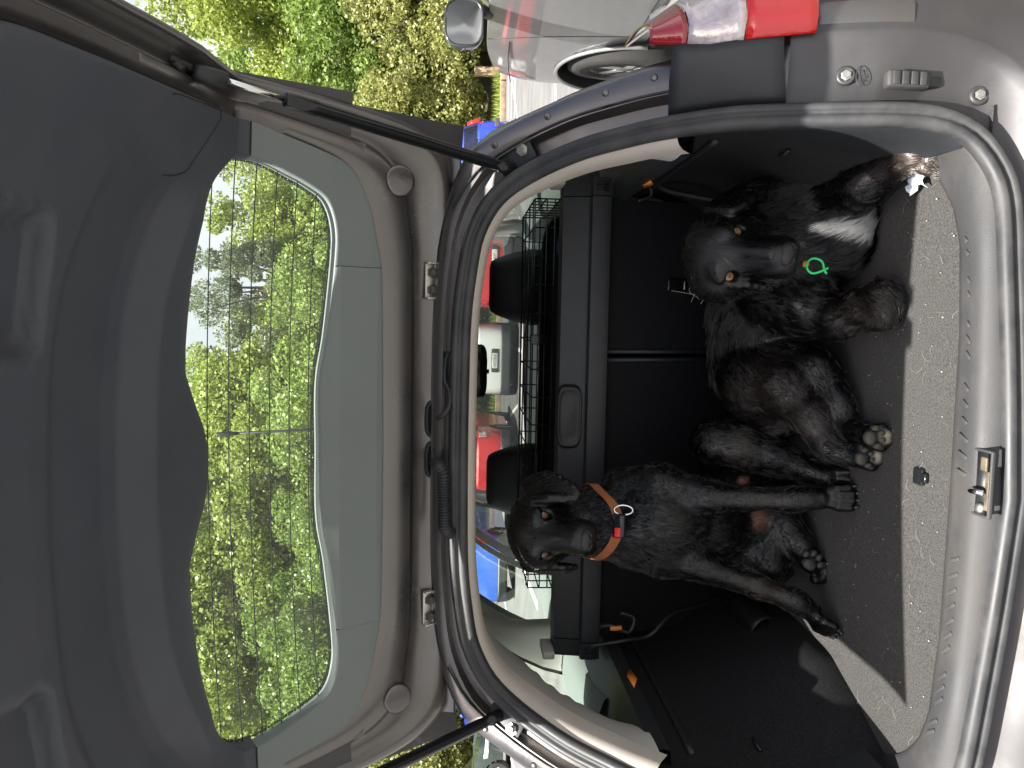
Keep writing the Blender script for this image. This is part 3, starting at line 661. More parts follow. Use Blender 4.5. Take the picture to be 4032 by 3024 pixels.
# windscreen, bonnet, nose, floor
b = MB(); b.loft([[(x*(.62+.13*u), 3.86+.62*u-.05*x*x, 1.445-.40*u-.02*x*x) for x in np.linspace(-1, 1, 13)] for u in np.linspace(0, 1, 8)], False); b.build('windscreen', 'sglass', car)
b = MB(); b.loft([[(x*.80, 4.46+.88*u-.10*u*x*x, 1.035-.05*u-.17*u**3-.05*x*x*(1+u)) for x in np.linspace(-1, 1, 15)] for u in np.linspace(0, 1, 12)], False); b.build('bonnet', 'paint', car)
b = MB(); b.loft([[(x*.86, 5.33-.22*x*x+dy, z) for x in np.linspace(-1, 1, 15)] for dy, z in ((-.02,.82),(.04,.70),(.09,.55),(.10,.40),(.04,.24),(-.2,.20))], False); b.build('front_bumper', 'paint', car)
b = MB(); b.box((0, 3.3, .33), (1.50, 3.6, .04)); b.box((0, 1.75, .40), (1.50, 1.1, .30)); b.build('floor_pan', 'black', car)
b = MB(); b.loft([[(x*.70, y, z) for x in np.linspace(-1, 1, 9)] for y, z in ((3.75,.55),(3.74,.85),(3.82,.96),(4.0,.995),(4.48,1.015))], False); b.build('dashboard', 'black', car)
# front seats
for sgn in (1, -1):
    X = sgn*.38
    def sec(z, hw, y, th): return [(X+hw*np.sign(cos(t))*abs(cos(t))**.5, y+th*np.sign(sin(t))*abs(sin(t))**.6, z) for t in np.linspace(0, 2*pi, 28, endpoint=False)]
    b = MB(); b.loft([sec(.45,.24,2.78,.08), sec(.6,.25,2.80,.085), sec(.85,.25,2.90,.085), sec(1.02,.21,2.97,.07), sec(1.07,.15,2.99,.055), sec(1.085,.05,2.99,.03)], True, True); fs = b.build('front_seat', 'black', car)
    b = MB(); hw = [(1.085,.135,.05),(1.09,.145,.06),(1.13,.148,.068),(1.20,.132,.066),(1.262,.110,.058),(1.283,.097,.045),(1.290,.075,.025)]
    b.loft([sec(z, w_, 3.03, th) for z, w_, th in hw], True, True); hr = b.build('headrest', mat('headrest_leather_%d' % sgn, (.013,.014,.015), .48, bump=.3, bscale=500), fs)
    for sx in (-1, 1): MB().tube([(X+sx*(w_*.80), 3.03-th*.985-.0005, z) for z, w_, th in hw[1:6]], .0012, 5).build('headrest_seam', 'black2', hr)
    MB().box((X, 3.05, .50), (.50,.55,.16)).build('seat_cushion', 'black', fs, bevel=.04)
MB().box((0, 2.42, .50), (1.15,.48,.20)).build('rear_seat_cushion', 'black', car, bevel=.04)
# interior mirror
p = at_y(1885, 1462, 3.74); b = MB()
b.loft([[p+np.array([.128*k*np.sign(cos(t))*abs(cos(t))**.5, dy, .040*k*np.sign(sin(t))*abs(sin(t))**.6]) for t in np.linspace(0, 2*pi, 32, endpoint=False)] for k, dy in ((.8,.035),(1,.02),(1.02,.0),(.97,-.006),(.94,-.004),(.01,-.004))], True)
mi = b.build('interior_mirror', 'blackgloss', car); MB().tube([p+np.array([0,.02,0]), p+np.array([0,.06,.05])], .012, 8).build('mirror_stalk', 'black', mi); MB().box(p+np.array([0,0,-.043]), (.02,.012,.014)).build('mirror_tab', 'black', mi)
# aerial on the roof (seen through the raised window)
pA = np.array([-.012, 1.98, 1.475])
b = MB().tube([pA, pA+np.array([-.004,-.08,.25]), pA+np.array([-.008,-.15,.475])], [.005,.0035,.003], 8).build('roof_aerial', 'black', car)
MB().lathe(pA+np.array([-.008,-.15,.475]), (-.01,-.3,.95), [(.003,-.04),(.005,-.03),(.005,.01),(.0001,.014)], 8).build('aerial_tip', 'black', b)

# ================================================================= WIRE CRATE on the back seat
crate = empty('wire_dog_crate', (.03, 2.45, .61)); tag(crate, 'black folding wire dog crate with plastic tray on the back seat', 'crate')
X0, X1, Y0, Y1, Z0, Z1 = -.535, .60, 2.235, 2.66, .61, 1.192; O = np.array(crate.location)
def wires(segs, name, r=.0022):
    b = MB()
    for s_ in segs: b.tube([np.array(p)-O for p in s_], r, 5)
    return b.build(name, 'blackgloss', crate)
xs = np.arange(X0, X1+.001, (X1-X0)/14)
for y, nm in ((Y0, 'front_wire_panel'), (Y1, 'back_wire_panel')):
    wires([[(x, y, Z0), (x, y, Z1)] for x in xs]+[[(X0, y-.003, z), (X1, y-.003, z)] for z in (Z0, .72, .84, .96, 1.06, 1.135, 1.158, Z1)], nm)
wires([[(x, Y0, Z1), (x, Y1, Z1)] for x in xs]+[[(X0, y, Z1+.003), (X1, y, Z1+.003)] for y in (Y0+.02, Y0+.14, Y0+.28, Y1-.02)], 'top_wire_panel')
for x in (X0, X1): wires([[(x, y, Z0), (x, y, Z1)] for y in np.arange(Y0, Y1, .06)]+[[(x, Y0, z), (x, Y1, z)] for z in (Z0, .75, .9, 1.05, 1.12, 1.16, Z1)], 'side_wire_panel')
b = MB(); c_ = np.array([.03, Y0+.045, .900])-O
b.loft([[c_+np.array([.535*k*np.sign(cos(t))*abs(cos(t))**.18, dy, .268*k*np.sign(sin(t))*abs(sin(t))**.25]) for t in np.linspace(0, 2*pi, 56, endpoint=False)] for k, dy in ((1,-.012),(1.01,-.006),(1,.03),(.97,.032),(.96,.0),(.01,.0))], True)
b.build('plastic_tray', 'blackgloss', crate)
MB().box(np.array([.20, Y0-.004, 1.175])-O, (.03,.012,.05)).build('crate_latch', 'blackgloss', crate, bevel=.003)
# ================================================================= GROUND
def struct(o): o['kind'] = 'structure'; return o
M['asphalt'] = mat('pale_asphalt', (.135,.134,.130), .9, var=.18, vscale=1.5, bump=.5, bscale=60, c2=(.17,.168,.16))  # plain pale grey asphalt with a slight mottle
M['grass'] = mat('grass_ground', (.05,.075,.02), .95, c2=(.10,.12,.04), vscale=3, bump=.6, bscale=30)
b = MB(); b.loft([[(x, y, 0) for x in np.linspace(-60, 60, 13)] for y in np.linspace(-30, 26.5, 10)], False); struct(b.build('car_park', 'asphalt'))
# ================================================================= DOGS
def nrm(v): v = np.array(v, float); return v/np.linalg.norm(v)
def sdf_mesh(prims, vox, subs=()):
    """smooth union of round cones / ellipsoids -> quads by surface nets.  prim = (a, b, ra, rb, k) or ('e', c, axes3x3, radii, k)"""
    lo_ = np.full(3, 9.); hi_ = np.full(3, -9.)
    def bb(p):
        if isinstance(p[0], str): r_ = max(p[3]); return p[1]-r_, p[1]+r_
        return np.minimum(p[0]-p[2], p[1]-p[3]), np.maximum(p[0]+p[2], p[1]+p[3])
    for p in prims:
        a, b_ = bb(p); lo_ = np.minimum(lo_, a); hi_ = np.maximum(hi_, b_)
    lo_ -= .03; hi_ += .03; n = np.ceil((hi_-lo_)/vox).astype(int)+1
    G_ = np.full(n, .05, np.float32)
    def region(a, b_, m):
        i0 = np.maximum(0, np.floor((a-m-lo_)/vox).astype(int)); i1 = np.minimum(n, np.ceil((b_+m-lo_)/vox).astype(int)+1)
        ax = [lo_[k]+vox*np.arange(i0[k], i1[k]) for k in range(3)]
        return tuple(slice(i0[k], i1[k]) for k in range(3)), np.stack(np.meshgrid(*ax, indexing='ij'), -1).astype(np.float32)
    def dist(p, Q):
        if isinstance(p[0], str):
            q = (Q-p[1].astype(np.float32)) @ p[2].astype(np.float32).T/np.array(p[3], np.float32); k0 = np.linalg.norm(q, axis=-1); k1 = np.linalg.norm(q/np.array(p[3], np.float32), axis=-1)
            return k0*(k0-1)/np.maximum(k1, 1e-6)
        a, b_, ra, rb = p[:4]; ba = (b_-a).astype(np.float32); L = float(ba @ ba)+1e-9
        t = np.clip(((Q-a.astype(np.float32)) @ ba)/L, 0, 1)
        return np.linalg.norm(Q-a.astype(np.float32)-t[..., None]*ba, axis=-1)-(ra+(rb-ra)*t)
    for p in prims:
        k = p[4]; sl, Q = region(*bb(p), .05); d = dist(p, Q); g = G_[sl]
        h = np.clip(.5+.5*(g-d)/k, 0, 1); G_[sl] = g*(1-h)+d*h-k*h*(1-h)
    for p in subs:
        k = p[4]; sl, Q = region(*bb(p), .03); d = -dist(p, Q); g = G_[sl]
        h = np.clip(.5-.5*(g-d)/k, 0, 1); G_[sl] = g*(1-h)+d*h+k*h*(1-h)
    # surface nets
    S = G_ < 0; c8 = [S[i:n[0]-1+i, j:n[1]-1+j, k:n[2]-1+k] for i in (0,1) for j in (0,1) for k in (0,1)]
    cnt = sum(c.astype(np.int8) for c in c8); act = (cnt > 0) & (cnt < 8); I = np.argwhere(act); idx = np.full(act.shape, -1, np.int64); idx[act] = np.arange(len(I))
    acc = np.zeros((len(I), 3)); num = np.zeros(len(I)); off = [(i, j, k) for i in (0,1) for j in (0,1) for k in (0,1)]
    val = np.stack([G_[I[:, 0]+i, I[:, 1]+j, I[:, 2]+k] for i, j, k in off], 1)
    for e0 in range(8):
        for e1 in range(e0+1, 8):
            if sum(abs(x-y) for x, y in zip(off[e0], off[e1])) != 1: continue
            a, b_ = val[:, e0], val[:, e1]; m_ = (a < 0) != (b_ < 0); t = np.where(m_, a/np.where(m_, a-b_, 1), 0)
            acc += np.where(m_[:, None], np.array(off[e0])+t[:, None]*(np.array(off[e1])-np.array(off[e0])), 0); num += m_
    V = lo_+vox*(I+acc/num[:, None]); F = []
    for ax in range(3):
        o1, o2 = [k for k in range(3) if k != ax]; d_ = np.zeros(3, int); d_[ax] = 1
        A_ = S[tuple(slice(0, n[k]-d_[k]) for k in range(3))]; B_ = S[tuple(slice(d_[k], n[k]) for k in range(3))]
        E_ = np.argwhere(A_ != B_); E_ = E_[(E_[:, o1] > 0) & (E_[:, o2] > 0) & (E_[:, o1] < n[o1]-1) & (E_[:, o2] < n[o2]-1)]
        ins = A_[tuple(E_.T)]; e1 = np.zeros(3, int); e1[o1] = 1; e2 = np.zeros(3, int); e2[o2] = 1
        q = np.stack([idx[tuple((E_-e1-e2).T)], idx[tuple((E_-e2).T)], idx[tuple(E_.T)], idx[tuple((E_-e1).T)]], 1)
        flip = ins if ax != 1 else ~ins
        q[~flip] = q[~flip][:, ::-1]; F.append(q)
    return V, np.vstack(F)

M['dogskin'] = None
def dog_material(name, rough=.5):
    """sleek coat: colour per point, relief streaked along the lie of the hair"""
    m = bpy.data.materials.new(name); m.use_nodes = True; n = m.node_tree.nodes; l = m.node_tree.links; b = n['Principled BSDF']
    at = n.new('ShaderNodeAttribute'); at.attribute_name = 'col'; l.new(at.outputs[0], b.inputs['Base Color']); b.inputs['Specular IOR Level'].default_value = .50
    fu = n.new('ShaderNodeAttribute'); fu.attribute_name = 'lie'
    last = None
    for sc_, st, dist in (((60, 420, 420), .55, .0010), ((22, 95, 95), .35, .0040)):
        mp = n.new('ShaderNodeMapping'); mp.inputs['Scale'].default_value = sc_; l.new(fu.outputs['Vector'], mp.inputs[0])
        t = n.new('ShaderNodeTexNoise'); t.inputs['Scale'].default_value = 1.; t.inputs['Detail'].default_value = 3; l.new(mp.outputs[0], t.inputs['Vector'])
        bp = n.new('ShaderNodeBump'); bp.inputs['Strength'].default_value = st; bp.inputs['Distance'].default_value = dist; l.new(t.outputs[0], bp.inputs['Height'])
        if last: l.new(last.outputs[0], bp.inputs['Normal'])
        last = bp
        r = n.new('ShaderNodeMapRange'); r.inputs[1].default_value = .35; r.inputs[2].default_value = .65; r.inputs[3].default_value = rough-.10; r.inputs[4].default_value = rough+.16; l.new(t.outputs[0], r.inputs[0])
    l.new(r.outputs[0], b.inputs['Roughness']); l.new(last.outputs[0], b.inputs['Normal']); return m
DS = dog_material('dog_coat', .33)
def hair_material(name):
    m = bpy.data.materials.new(name); m.use_nodes = True; n = m.node_tree.nodes; l = m.node_tree.links; n.remove(n['Principled BSDF'])
    h = n.new('ShaderNodeBsdfHairPrincipled'); h.model = 'CHIANG'; h.parametrization = 'COLOR'
    at = n.new('ShaderNodeAttribute'); at.attribute_name = 'col'; l.new(at.outputs[0], h.inputs['Color']); h.inputs['Roughness'].default_value = .20; h.inputs['Radial Roughness'].default_value = .25; h.inputs['Coat'].default_value = .15
    l.new(h.outputs[0], n['Material Output'].inputs[0]); return m
HM = hair_material('dog_hair')

class Dog:
    def __init__(s): s.p = []; s.flow = []; s.subs = []; s.paint = []; s.flen = []
    def chain(s, pts, k=.025, fl=1.):
        """pts: (x, y, d, r) in photo pixels, metres"""
        P = [(D(x, y, d), r) for x, y, d, r in pts]
        for (a, ra), (b_, rb) in zip(P[:-1], P[1:]): s.cone(a, b_, ra, rb, k, fl)
    def cone(s, a, b_, ra, rb, k=.02, fl=1.):
        a = np.array(a, float); b_ = np.array(b_, float); s.p.append((a, b_, ra, rb, k)); s.flow.append(nrm(b_-a+1e-6)); s.flen.append(fl)
    def ell(s, c_, axes, radii, k=.02, flow=None, fl=1.):
        s.p.append(('e', np.array(c_, float), np.array(axes, float), radii, k)); s.flow.append(nrm(flow) if flow is not None else nrm(axes[1])); s.flen.append(fl)
    def head(s, E, lat, muz, sc=1.):
        """E between the eyes, lat towards the dog's left as seen (world right), muz along the muzzle"""
        lat = nrm(lat); muz = nrm(muz-lat*(muz @ lat)); up = np.cross(lat, muz); up = up if up @ UP > 0 else -up
        s.E, s.lat, s.muz, s.up = E, lat, muz, up; ax = (lat, muz, up)
        q = lambda a, m_, u_: E+(lat*a+muz*m_+up*u_)*sc
        s.ell(q(0,-.046,-.020), ax, (.070*sc,.066*sc,.059*sc), .02, -muz, .32)             # skull
        s.ell(q(0,-.018,-.018), ax, (.052*sc,.060*sc,.050*sc), .02, -muz, .2)             # face
        s.cone(q(0,.085,-.016), q(0,.0,-.016), .032*sc, .040*sc, .014, .13)                # muzzle
        s.cone(q(0,.080,.004), q(0,-.01,.010), .017*sc, .022*sc, .012, .13)                # bridge
        for g in (-1, 1):
            s.ell(q(g*.017,.076,-.027), ax, (.022*sc,.036*sc,.026*sc), .012, -muz, .15)   # flews
            s.ell(q(g*.046,-.045,-.030), ax, (.038*sc,.052*sc,.044*sc), .025, -muz-up, .5)  # cheeks
            s.ell(q(g*.030,-.016,.020), ax, (.021*sc,.020*sc,.015*sc), .010, -muz, .2)   # brows
            s.subs.append((q(g*.041,.008,.005), q(g*.041,.009,.005), .0100*sc, .0100*sc, .005)); s.ell(q(g*.042,-.010,.0165), ax, (.016*sc,.012*sc,.0055*sc), .006, -muz, .12)
        s.cone(q(0,.068,-.046), q(0,-.02,-.052), .020*sc, .032*sc, .010, .3)              # lower jaw
        s.nose_c = q(0,.104,-.004); s.ell(q(0,.094,-.005), ax, (.020*sc,.012*sc,.016*sc), .006, -muz, 0.)
        s.np_ = [('e', s.nose_c, np.array(ax), (.0205*sc,.0125*sc,.0155*sc), .006), (q(-.009,.104,-.007), q(.009,.104,-.007), .0135*sc, .0135*sc, .005), (q(0,.103,-.014), q(0,.100,-.026), .0055*sc, .004*sc, .005)]
        s.ns_ = []
        for g in (-1, 1): s.ns_ += [(q(g*.0095,.122,-.006), q(g*.0125,.112,-.006), .0042*sc, .0036*sc, .003), (q(g*.0125,.118,-.007), q(g*.0195,.108,-.003), .0026*sc, .0018*sc, .003)]
        s.ns_.append((q(0,.122,-.010), q(0,.116,-.026), .0012*sc, .0010*sc, .002))
        for g in (-1, 1): s.subs += [(q(0,.108,-.030), q(g*.020,.096,-.040), .002*sc, .0022*sc, .004), (q(g*.020,.096,-.040), q(g*.036,.055,-.046), .0022*sc, .002*sc, .004)]
        s.eyes = [q(g*.041,-.0022,.0030) for g in (-1, 1)]; s.sc = sc
    def finish(s, name, label, vox, colfn, nhair, hlen, group=None, seed=1, rough_=1.):
        V, F = sdf_mesh(s.p, vox, s.subs)
        me = bpy.data.meshes.new(name); me.from_pydata(V.tolist(), [], F.tolist()); me.update()
        nr_ = np.zeros(len(V)*3); me.vertices.foreach_get('normal', nr_); nr_ = nr_.reshape(-1, 3)
        # flow + hair length per vertex from the nearest bones
        fl = np.zeros((len(V), 3)); wt = np.zeros(len(V)); hl = np.zeros(len(V)); bw = np.zeros(len(V)); lie = np.zeros((len(V), 3))
        for p, fv, le in zip(s.p, s.flow, s.flen):
            if isinstance(p[0], str):
                q = (V-p[1]) @ p[2].T/np.array(p[3]); k0 = np.linalg.norm(q, axis=1); d = (k0-1)*min(p[3])
            else:
                a, b_, ra, rb = p[:4]; ba = b_-a; t = np.clip(((V-a) @ ba)/(ba @ ba+1e-9), 0, 1); d = np.linalg.norm(V-a-t[:, None]*ba, axis=1)-(ra+(rb-ra)*t)
            cen = p[1] if isinstance(p[0], str) else p[0]; al_ = (V-cen) @ fv; pe_ = V-cen-al_[:, None]*fv; a1 = nrm(np.cross(fv, (.3,.5,.8))); a2 = np.cross(fv, a1)
            w_ = np.exp(-np.clip(d, -.02, .2)/.008); mk_ = w_ > bw; bw = np.maximum(bw, w_); lie[mk_] = np.stack([al_, pe_ @ a1, pe_ @ a2], 1)[mk_]; fl += w_[:, None]*fv; wt += w_; hl += w_*le
        fl /= wt[:, None]; hl /= wt
        C = colfn(V, nr_)
        me.polygons.foreach_set('use_smooth', [True]*len(me.polygons))
        at = me.color_attributes.new('col', 'FLOAT_COLOR', 'POINT'); at.data.foreach_set('color', np.c_[C, np.ones(len(V))].astype(np.float32).ravel())
        la = me.attributes.new('lie', 'FLOAT_VECTOR', 'POINT'); la.data.foreach_set('vector', lie.astype(np.float32).ravel())
        me.materials.append(DS); o = bpy.data.objects.new(name, me); link(o); md = o.modifiers.new('smooth', 'SMOOTH'); md.factor = .5; md.iterations = 2
        tag(o, label, 'dog', group); s.o = o
        # coat
        r_ = np.random.default_rng(seed); tri = np.vstack([F[:, [0,1,2]], F[:, [0,2,3]]])
        ar = np.linalg.norm(np.cross(V[tri[:, 1]]-V[tri[:, 0]], V[tri[:, 2]]-V[tri[:, 0]]), axis=1)
        vis = np.einsum('ij,ij->i', nr_[tri[:, 0]], V[tri[:, 0]]-CAM) < .5                                   # no hair on the side pressed against wall and floor
        ar = ar*vis*np.clip((hl[tri[:, 0]]-.30)/.35, 0, 1.3)*(np.linalg.norm(V[tri[:, 0]]-s.nose_c, axis=1) > .021)*np.min([np.linalg.norm(V[tri[:, 0]]-e_, axis=1) > .0145 for e_ in s.eyes], 0)
        ti = r_.choice(len(tri), nhair, p=ar/ar.sum()); uu = r_.random((nhair, 2)); sw = uu.sum(1) > 1; uu[sw] = 1-uu[sw]
        b0 = 1-uu.sum(1); T3 = tri[ti]; mixv = lambda Z: Z[T3[:, 0]]*b0[:, None]+Z[T3[:, 1]]*uu[:, :1]+Z[T3[:, 2]]*uu[:, 1:]
        P, Nn, Fl = mixv(V), mixv(nr_), mixv(fl); Cc = mixv(C); Hl = mixv(hl[:, None])[:, 0]
        Nn /= np.linalg.norm(Nn, axis=1)[:, None]; Fl -= Nn*np.einsum('ij,ij->i', Fl, Nn)[:, None]; Fl += 1e-4; Fl /= np.linalg.norm(Fl, axis=1)[:, None]
        from mathutils.kdtree import KDTree
        ng = nhair//16; gi = r_.choice(nhair, ng, replace=False); kt = KDTree(ng)
        for q_, i_ in enumerate(gi): kt.insert(P[i_], q_)
        kt.balance(); near = np.array([kt.find(p_)[1] for p_ in P])
        cl = np.stack([np.sin(P[:, 0]*41+P[:, 2]*33+k*2)+np.sin(P[:, 1]*53-P[:, 2]*37+k) for k in range(3)], 1)*.10*rough_
        gd = (r_.normal(0, .13*rough_, (ng, 3)))[near]; gb = r_.uniform(.6, 1.6, ng)[near]
        dv = Fl+cl+gd+r_.normal(0, .07, P.shape)+Nn*.15; dv /= np.linalg.norm(dv, axis=1)[:, None]
        L = hlen*Hl*r_.uniform(.75, 1.15, nhair)*np.sqrt(gb)
        dv2 = Fl+cl*.7+gd+r_.normal(0, .05, P.shape)+Nn*.05; dv2 /= np.linalg.norm(dv2, axis=1)[:, None]
        K0 = P-Nn*.0005; K1 = K0+dv*L[:, None]*.33+Nn*.0010; K2 = K1+dv2*L[:, None]*.35+Nn*.0007; K3 = K2+(dv2-Nn*.10)*L[:, None]*.32
        G0 = P[gi][near]-P; K2 = K2+G0*.25; K3 = K3+G0*.50
        Cc = Cc*gb[:, None]**.8
        hc = bpy.data.hair_curves.new(name+'_fur'); hc.add_curves([4]*nhair)
        hc.attributes['position'].data.foreach_set('vector', np.stack([K0, K1, K2, K3], 1).astype(np.float32).ravel())
        ra = hc.attributes.get('radius') or hc.attributes.new('radius', 'FLOAT', 'POINT'); ra.data.foreach_set('value', np.tile(np.array([.00042,.00038,.00028,.00006], np.float32), nhair))
        ca = hc.attributes.new('col', 'FLOAT_COLOR', 'CURVE'); ca.data.foreach_set('color', np.c_[np.clip(Cc*r_.uniform(.7, 1.5, (nhair, 1)), 0, 1), np.ones(nhair)].astype(np.float32).ravel())
        hc.materials.append(HM); ho = bpy.data.objects.new('fur', hc); link(ho, o)
        Vn, Fn = sdf_mesh(s.np_, .0013, s.ns_); mesh('nose', Vn, Fn, 'noseskin', o)
        # eyes
        for e in s.eyes:
            look = nrm(nrm(CAM-e)*.8+s.muz*.3+s.up*.1); sc = s.sc
            ey = MB().lathe(e, look, [(.0116*sc*sin(a), .0116*sc*cos(a)) for a in np.linspace(pi-.01, .01, 16)], 24).build('eye', 'eyewhite', o)
            MB().lathe(e, look, [(.0119*sc*sin(a), .0119*sc*cos(a)) for a in np.linspace(.80, .001, 8)], 24).build('iris', s.iris, ey)
            MB().lathe(e, look, [(.0121*sc*sin(a), .0121*sc*cos(a)) for a in np.linspace(.30, .001, 6)], 20).build('pupil', 'pupil', ey)
        return o
M['eyewhite'] = mat('eye_dark', (.02,.012,.01), .08, coat=1.)
M['pupil'] = mat('pupil', (.003,.003,.003), .04, coat=1.)
M['amberiris'] = mat('amber_iris', (.26,.11,.028), .1, coat=1., var=.4, vscale=600)
M['browniris'] = mat('brown_iris', (.11,.042,.018), .1, coat=1., var=.4, vscale=600)
BLK = np.array([.0022,.0022,.0023]); BRN = np.array([.022,.0155,.012]); GRY = np.array([.018,.0185,.020])
def blob(V, c_, r_, pw=1.): return np.clip(1.25-np.linalg.norm((V-c_)/r_, axis=1)/1., 0, 1)[:, None]**pw
def paw(dg, c_, fwd, up, w=.034, n=4, L=.05, r=.0110, fl=.22):
    """toes fanned on the front of a paw + claws"""
    fwd = nrm(fwd); up = nrm(up); sd = np.cross(fwd, up); dg.claws = getattr(dg, 'claws', [])
    for k in range(n):
        a = (k-(n-1)/2)/((n-1)/2); e = .88 if abs(a) > .9 else 1.
        p0 = c_+sd*a*w*.42+up*.004; p1 = c_+sd*a*w*.80+fwd*L*.52*e+up*.003; p2 = c_+sd*a*w*.92+fwd*L*.84*e-up*.007
        dg.cone(p0, p1, r*.95, r*.95, .004, fl); dg.cone(p1, p2, r*.98, r*.80, .003, fl*.9); dg.claws.append((p2+fwd*.004+up*.002, p2+fwd*.019-up*.006))
def add_claws(dg):
    for a, b_ in dg.claws: MB().tube([a, (np.array(a)+b_)/2+np.array([0,0,.002]), b_], [.0036,.003,.0006], 7).build('claw', 'claw', dg.o)
M['noseskin'] = mat('dog_nose', (.016,.016,.018), .33, bump=.7, bscale=900, spec=.6)
M['claw'] = mat('claw_horn', (.045,.040,.036), .25)

# ---------------- right dog: lying, white blaze on the chest
d1 = Dog(); d1.iris = 'amberiris'
E1 = D(2889, 1003, 1.475); latv = D(2904, 921, 1.475)-D(2877, 1084, 1.475)
d1.head(E1, latv, D(3062, 1062, 1.402)-E1, 1.03)
d1.chain([(2850,970,1.56,.072),(3030,965,1.62,.092),(3170,965,1.62,.098),(3275,930,1.565,.078)], .04, 1.3)
d1.chain([(3060,830,1.60,.060),(3200,800,1.60,.072),(3330,800,1.53,.050)], .04, 1.4)
d1.chain([(3080,1040,1.66,.110),(3010,1250,1.76,.114),(3000,1440,1.80,.108),(3065,1575,1.73,.084)], .04, .9)
d1.chain([(3060,1150,1.63,.078),(3170,1195,1.58,.064),(3285,1248,1.525,.042)], .025, .8)
d1.chain([(3285,1248,1.520,.040),(3385,1205,1.470,.031),(3465,1166,1.428,.028),(3500,1192,1.428,.026)], .014, .65)
d1.chain([(3500,1192,1.428,.027),(3492,1238,1.432,.026),(3448,1262,1.448,.020)], .010, .6)
d1.chain([(3250,775,1.58,.060),(3400,728,1.435,.040),(3510,650,1.385,.031),(3600,606,1.330,.028)], .018, .45)
d1.chain([(3005,1400,1.76,.092),(2995,1510,1.71,.088),(3090,1530,1.635,.062),(3190,1635,1.578,.038),(3258,1752,1.552,.0265),(3345,1796,1.522,.0235)], .016, .6)
d1.chain([(3080,1430,1.69,.074),(3210,1450,1.612,.043),(3300,1585,1.568,.031),(3346,1688,1.545,.0245),(3400,1712,1.50,.025)], .012, .5)
pw = D(3612, 598, 1.322); paw(d1, pw, D(3690, 622, 1.30)-pw, (0,0,1), .034, fl=.55)
for x_, y_, d_ in ((3400,1800,1.50), (3436,1722,1.468)):
    c_ = D(x_, y_, d_); d1.ell(c_, (RT, -UP, -FW), (.024,.022,.020), .010, -UP, .3)
    for k, (ax_, ay_) in enumerate(((-.019,.012),(-.007,.024),(.008,.024),(.020,.012))): d1.ell(c_+RT*ax_-UP*ay_-FW*.008, (RT, -UP, -FW), (.0085,.0115,.0105), .006, -UP, .15)
def pads(dg, x, y, d, sc, m, turn=0.):
    """leathery pads on a sole that faces the camera"""
    c_ = D(x, y, d)
    def pad(dx, dy, r1, r2):
        u = RT*cos(turn)-UP*sin(turn)*-1; v = np.cross(-FW, u); b = MB(); p = c_+u*dx*sc+v*dy*sc
        b.loft([[p+u*r1*sc*k*cos(t)+v*r2*sc*k*sin(t)-FW*h*sc for t in np.linspace(0, 2*pi, 18, endpoint=False)] for k, h in ((1,-.012),(1.0,-.004),(.92,.0),(.6,.0020),(.01,.0026))], True); b.build('paw_pad', m, dg.o)
    pad(0, .006, .015, .012)
    for dx, dy in ((-.019,-.008),(-.007,-.019),(.008,-.019),(.020,-.008)): pad(dx, dy, .0065, .0085)
# ears
def ear(dg, base, tips, r0=.010, r1=.0075, k=.008, fl=.35):
    """fan of soft ribs from the ear's root (two px points) to points along its rim"""
    n = len(tips)
    for i, t in enumerate(tips):
        f = i/(n-1); a = np.array(base[0])*(1-f)+np.array(base[1])*f; dg.cone(D(*a), D(*t), r0, r1, k, fl)
        if i: 
            m0 = (np.array(tips[i-1])+t)/2; dg.cone(D(*((a+m0)/2)), D(*m0), r0*.9, r1, k, fl)
ear(d1, ((2795,825,1.53),(2880,830,1.485)), ((2850,775,1.545),(2925,738,1.55),(2995,714,1.55),(3038,716,1.54),(2995,756,1.52),(2930,806,1.49)), .012, .009, .006)
ear(d1, ((2768,1075,1.53),(2800,1098,1.505)), ((2800,1128,1.54),(2850,1155,1.54),(2910,1160,1.53),(2965,1146,1.50),(3005,1128,1.48),(2945,1120,1.47),(2880,1118,1.475)), .012, .009, .006)
wh0, wh1 = D(3205, 898, 1.50), D(3405, 935, 1.50)
def col1(V, N):
    C = np.tile(BLK, (len(V), 1))
    for x_, y_, d_, r_ in ((3010,1560,1.62,.11),(3180,1650,1.56,.06),(3420,1210,1.43,.06),(3560,620,1.36,.06),(3350,1240,1.48,.05)): C = C+(BRN-C)*blob(V, D(x_, y_, d_), r_)*.5
    for x_, y_, d_, r_ in ((3640,605,1.32,.05),): C = C+(np.array([.045,.034,.027])-C)*blob(V, D(x_, y_, d_), r_)
    for x_, y_, d_, r_ in ((3452,1798,1.485,.013),(3488,1720,1.45,.014)): C = C+(np.array([.40,.36,.27])-C)*blob(V, D(x_, y_, d_), r_)*(np.einsum('ij,j->i', N, FW) < .1)[:, None]
    # grey frosting on brow and muzzle
    for x_, y_, d_, r_ in ((2820,990,1.46,.045),(3105,1040,1.42,.030),(2850,960,1.46,.03),(3130,1000,1.43,.03)): C = C+(GRY-C)*blob(V, D(x_, y_, d_), r_)*.8
    t = np.clip(((V-wh0) @ (wh1-wh0))/((wh1-wh0) @ (wh1-wh0)), 0, 1); dd = V-wh0-t[:, None]*(wh1-wh0); dd = dd-np.outer(dd @ FW, FW)
    w_ = np.clip(1.6-np.linalg.norm(dd, axis=1)/(.008+.010*t), 0, 1)*(((V-wh0) @ FW) < .10)*(np.einsum('ij,j->i', N, FW) < .15); C = C+(np.array([.82,.80,.74])-C)*w_[:, None]
    C = C+(np.array([.012,.012,.014])-C)*blob(V, d1.nose_c, .02); return C
o1 = d1.finish('dog', 'black dog lying down with white chest blaze, amber eyes and a green loop tag', .0032, col1, 34000, .026, seed=3)
add_claws(d1)
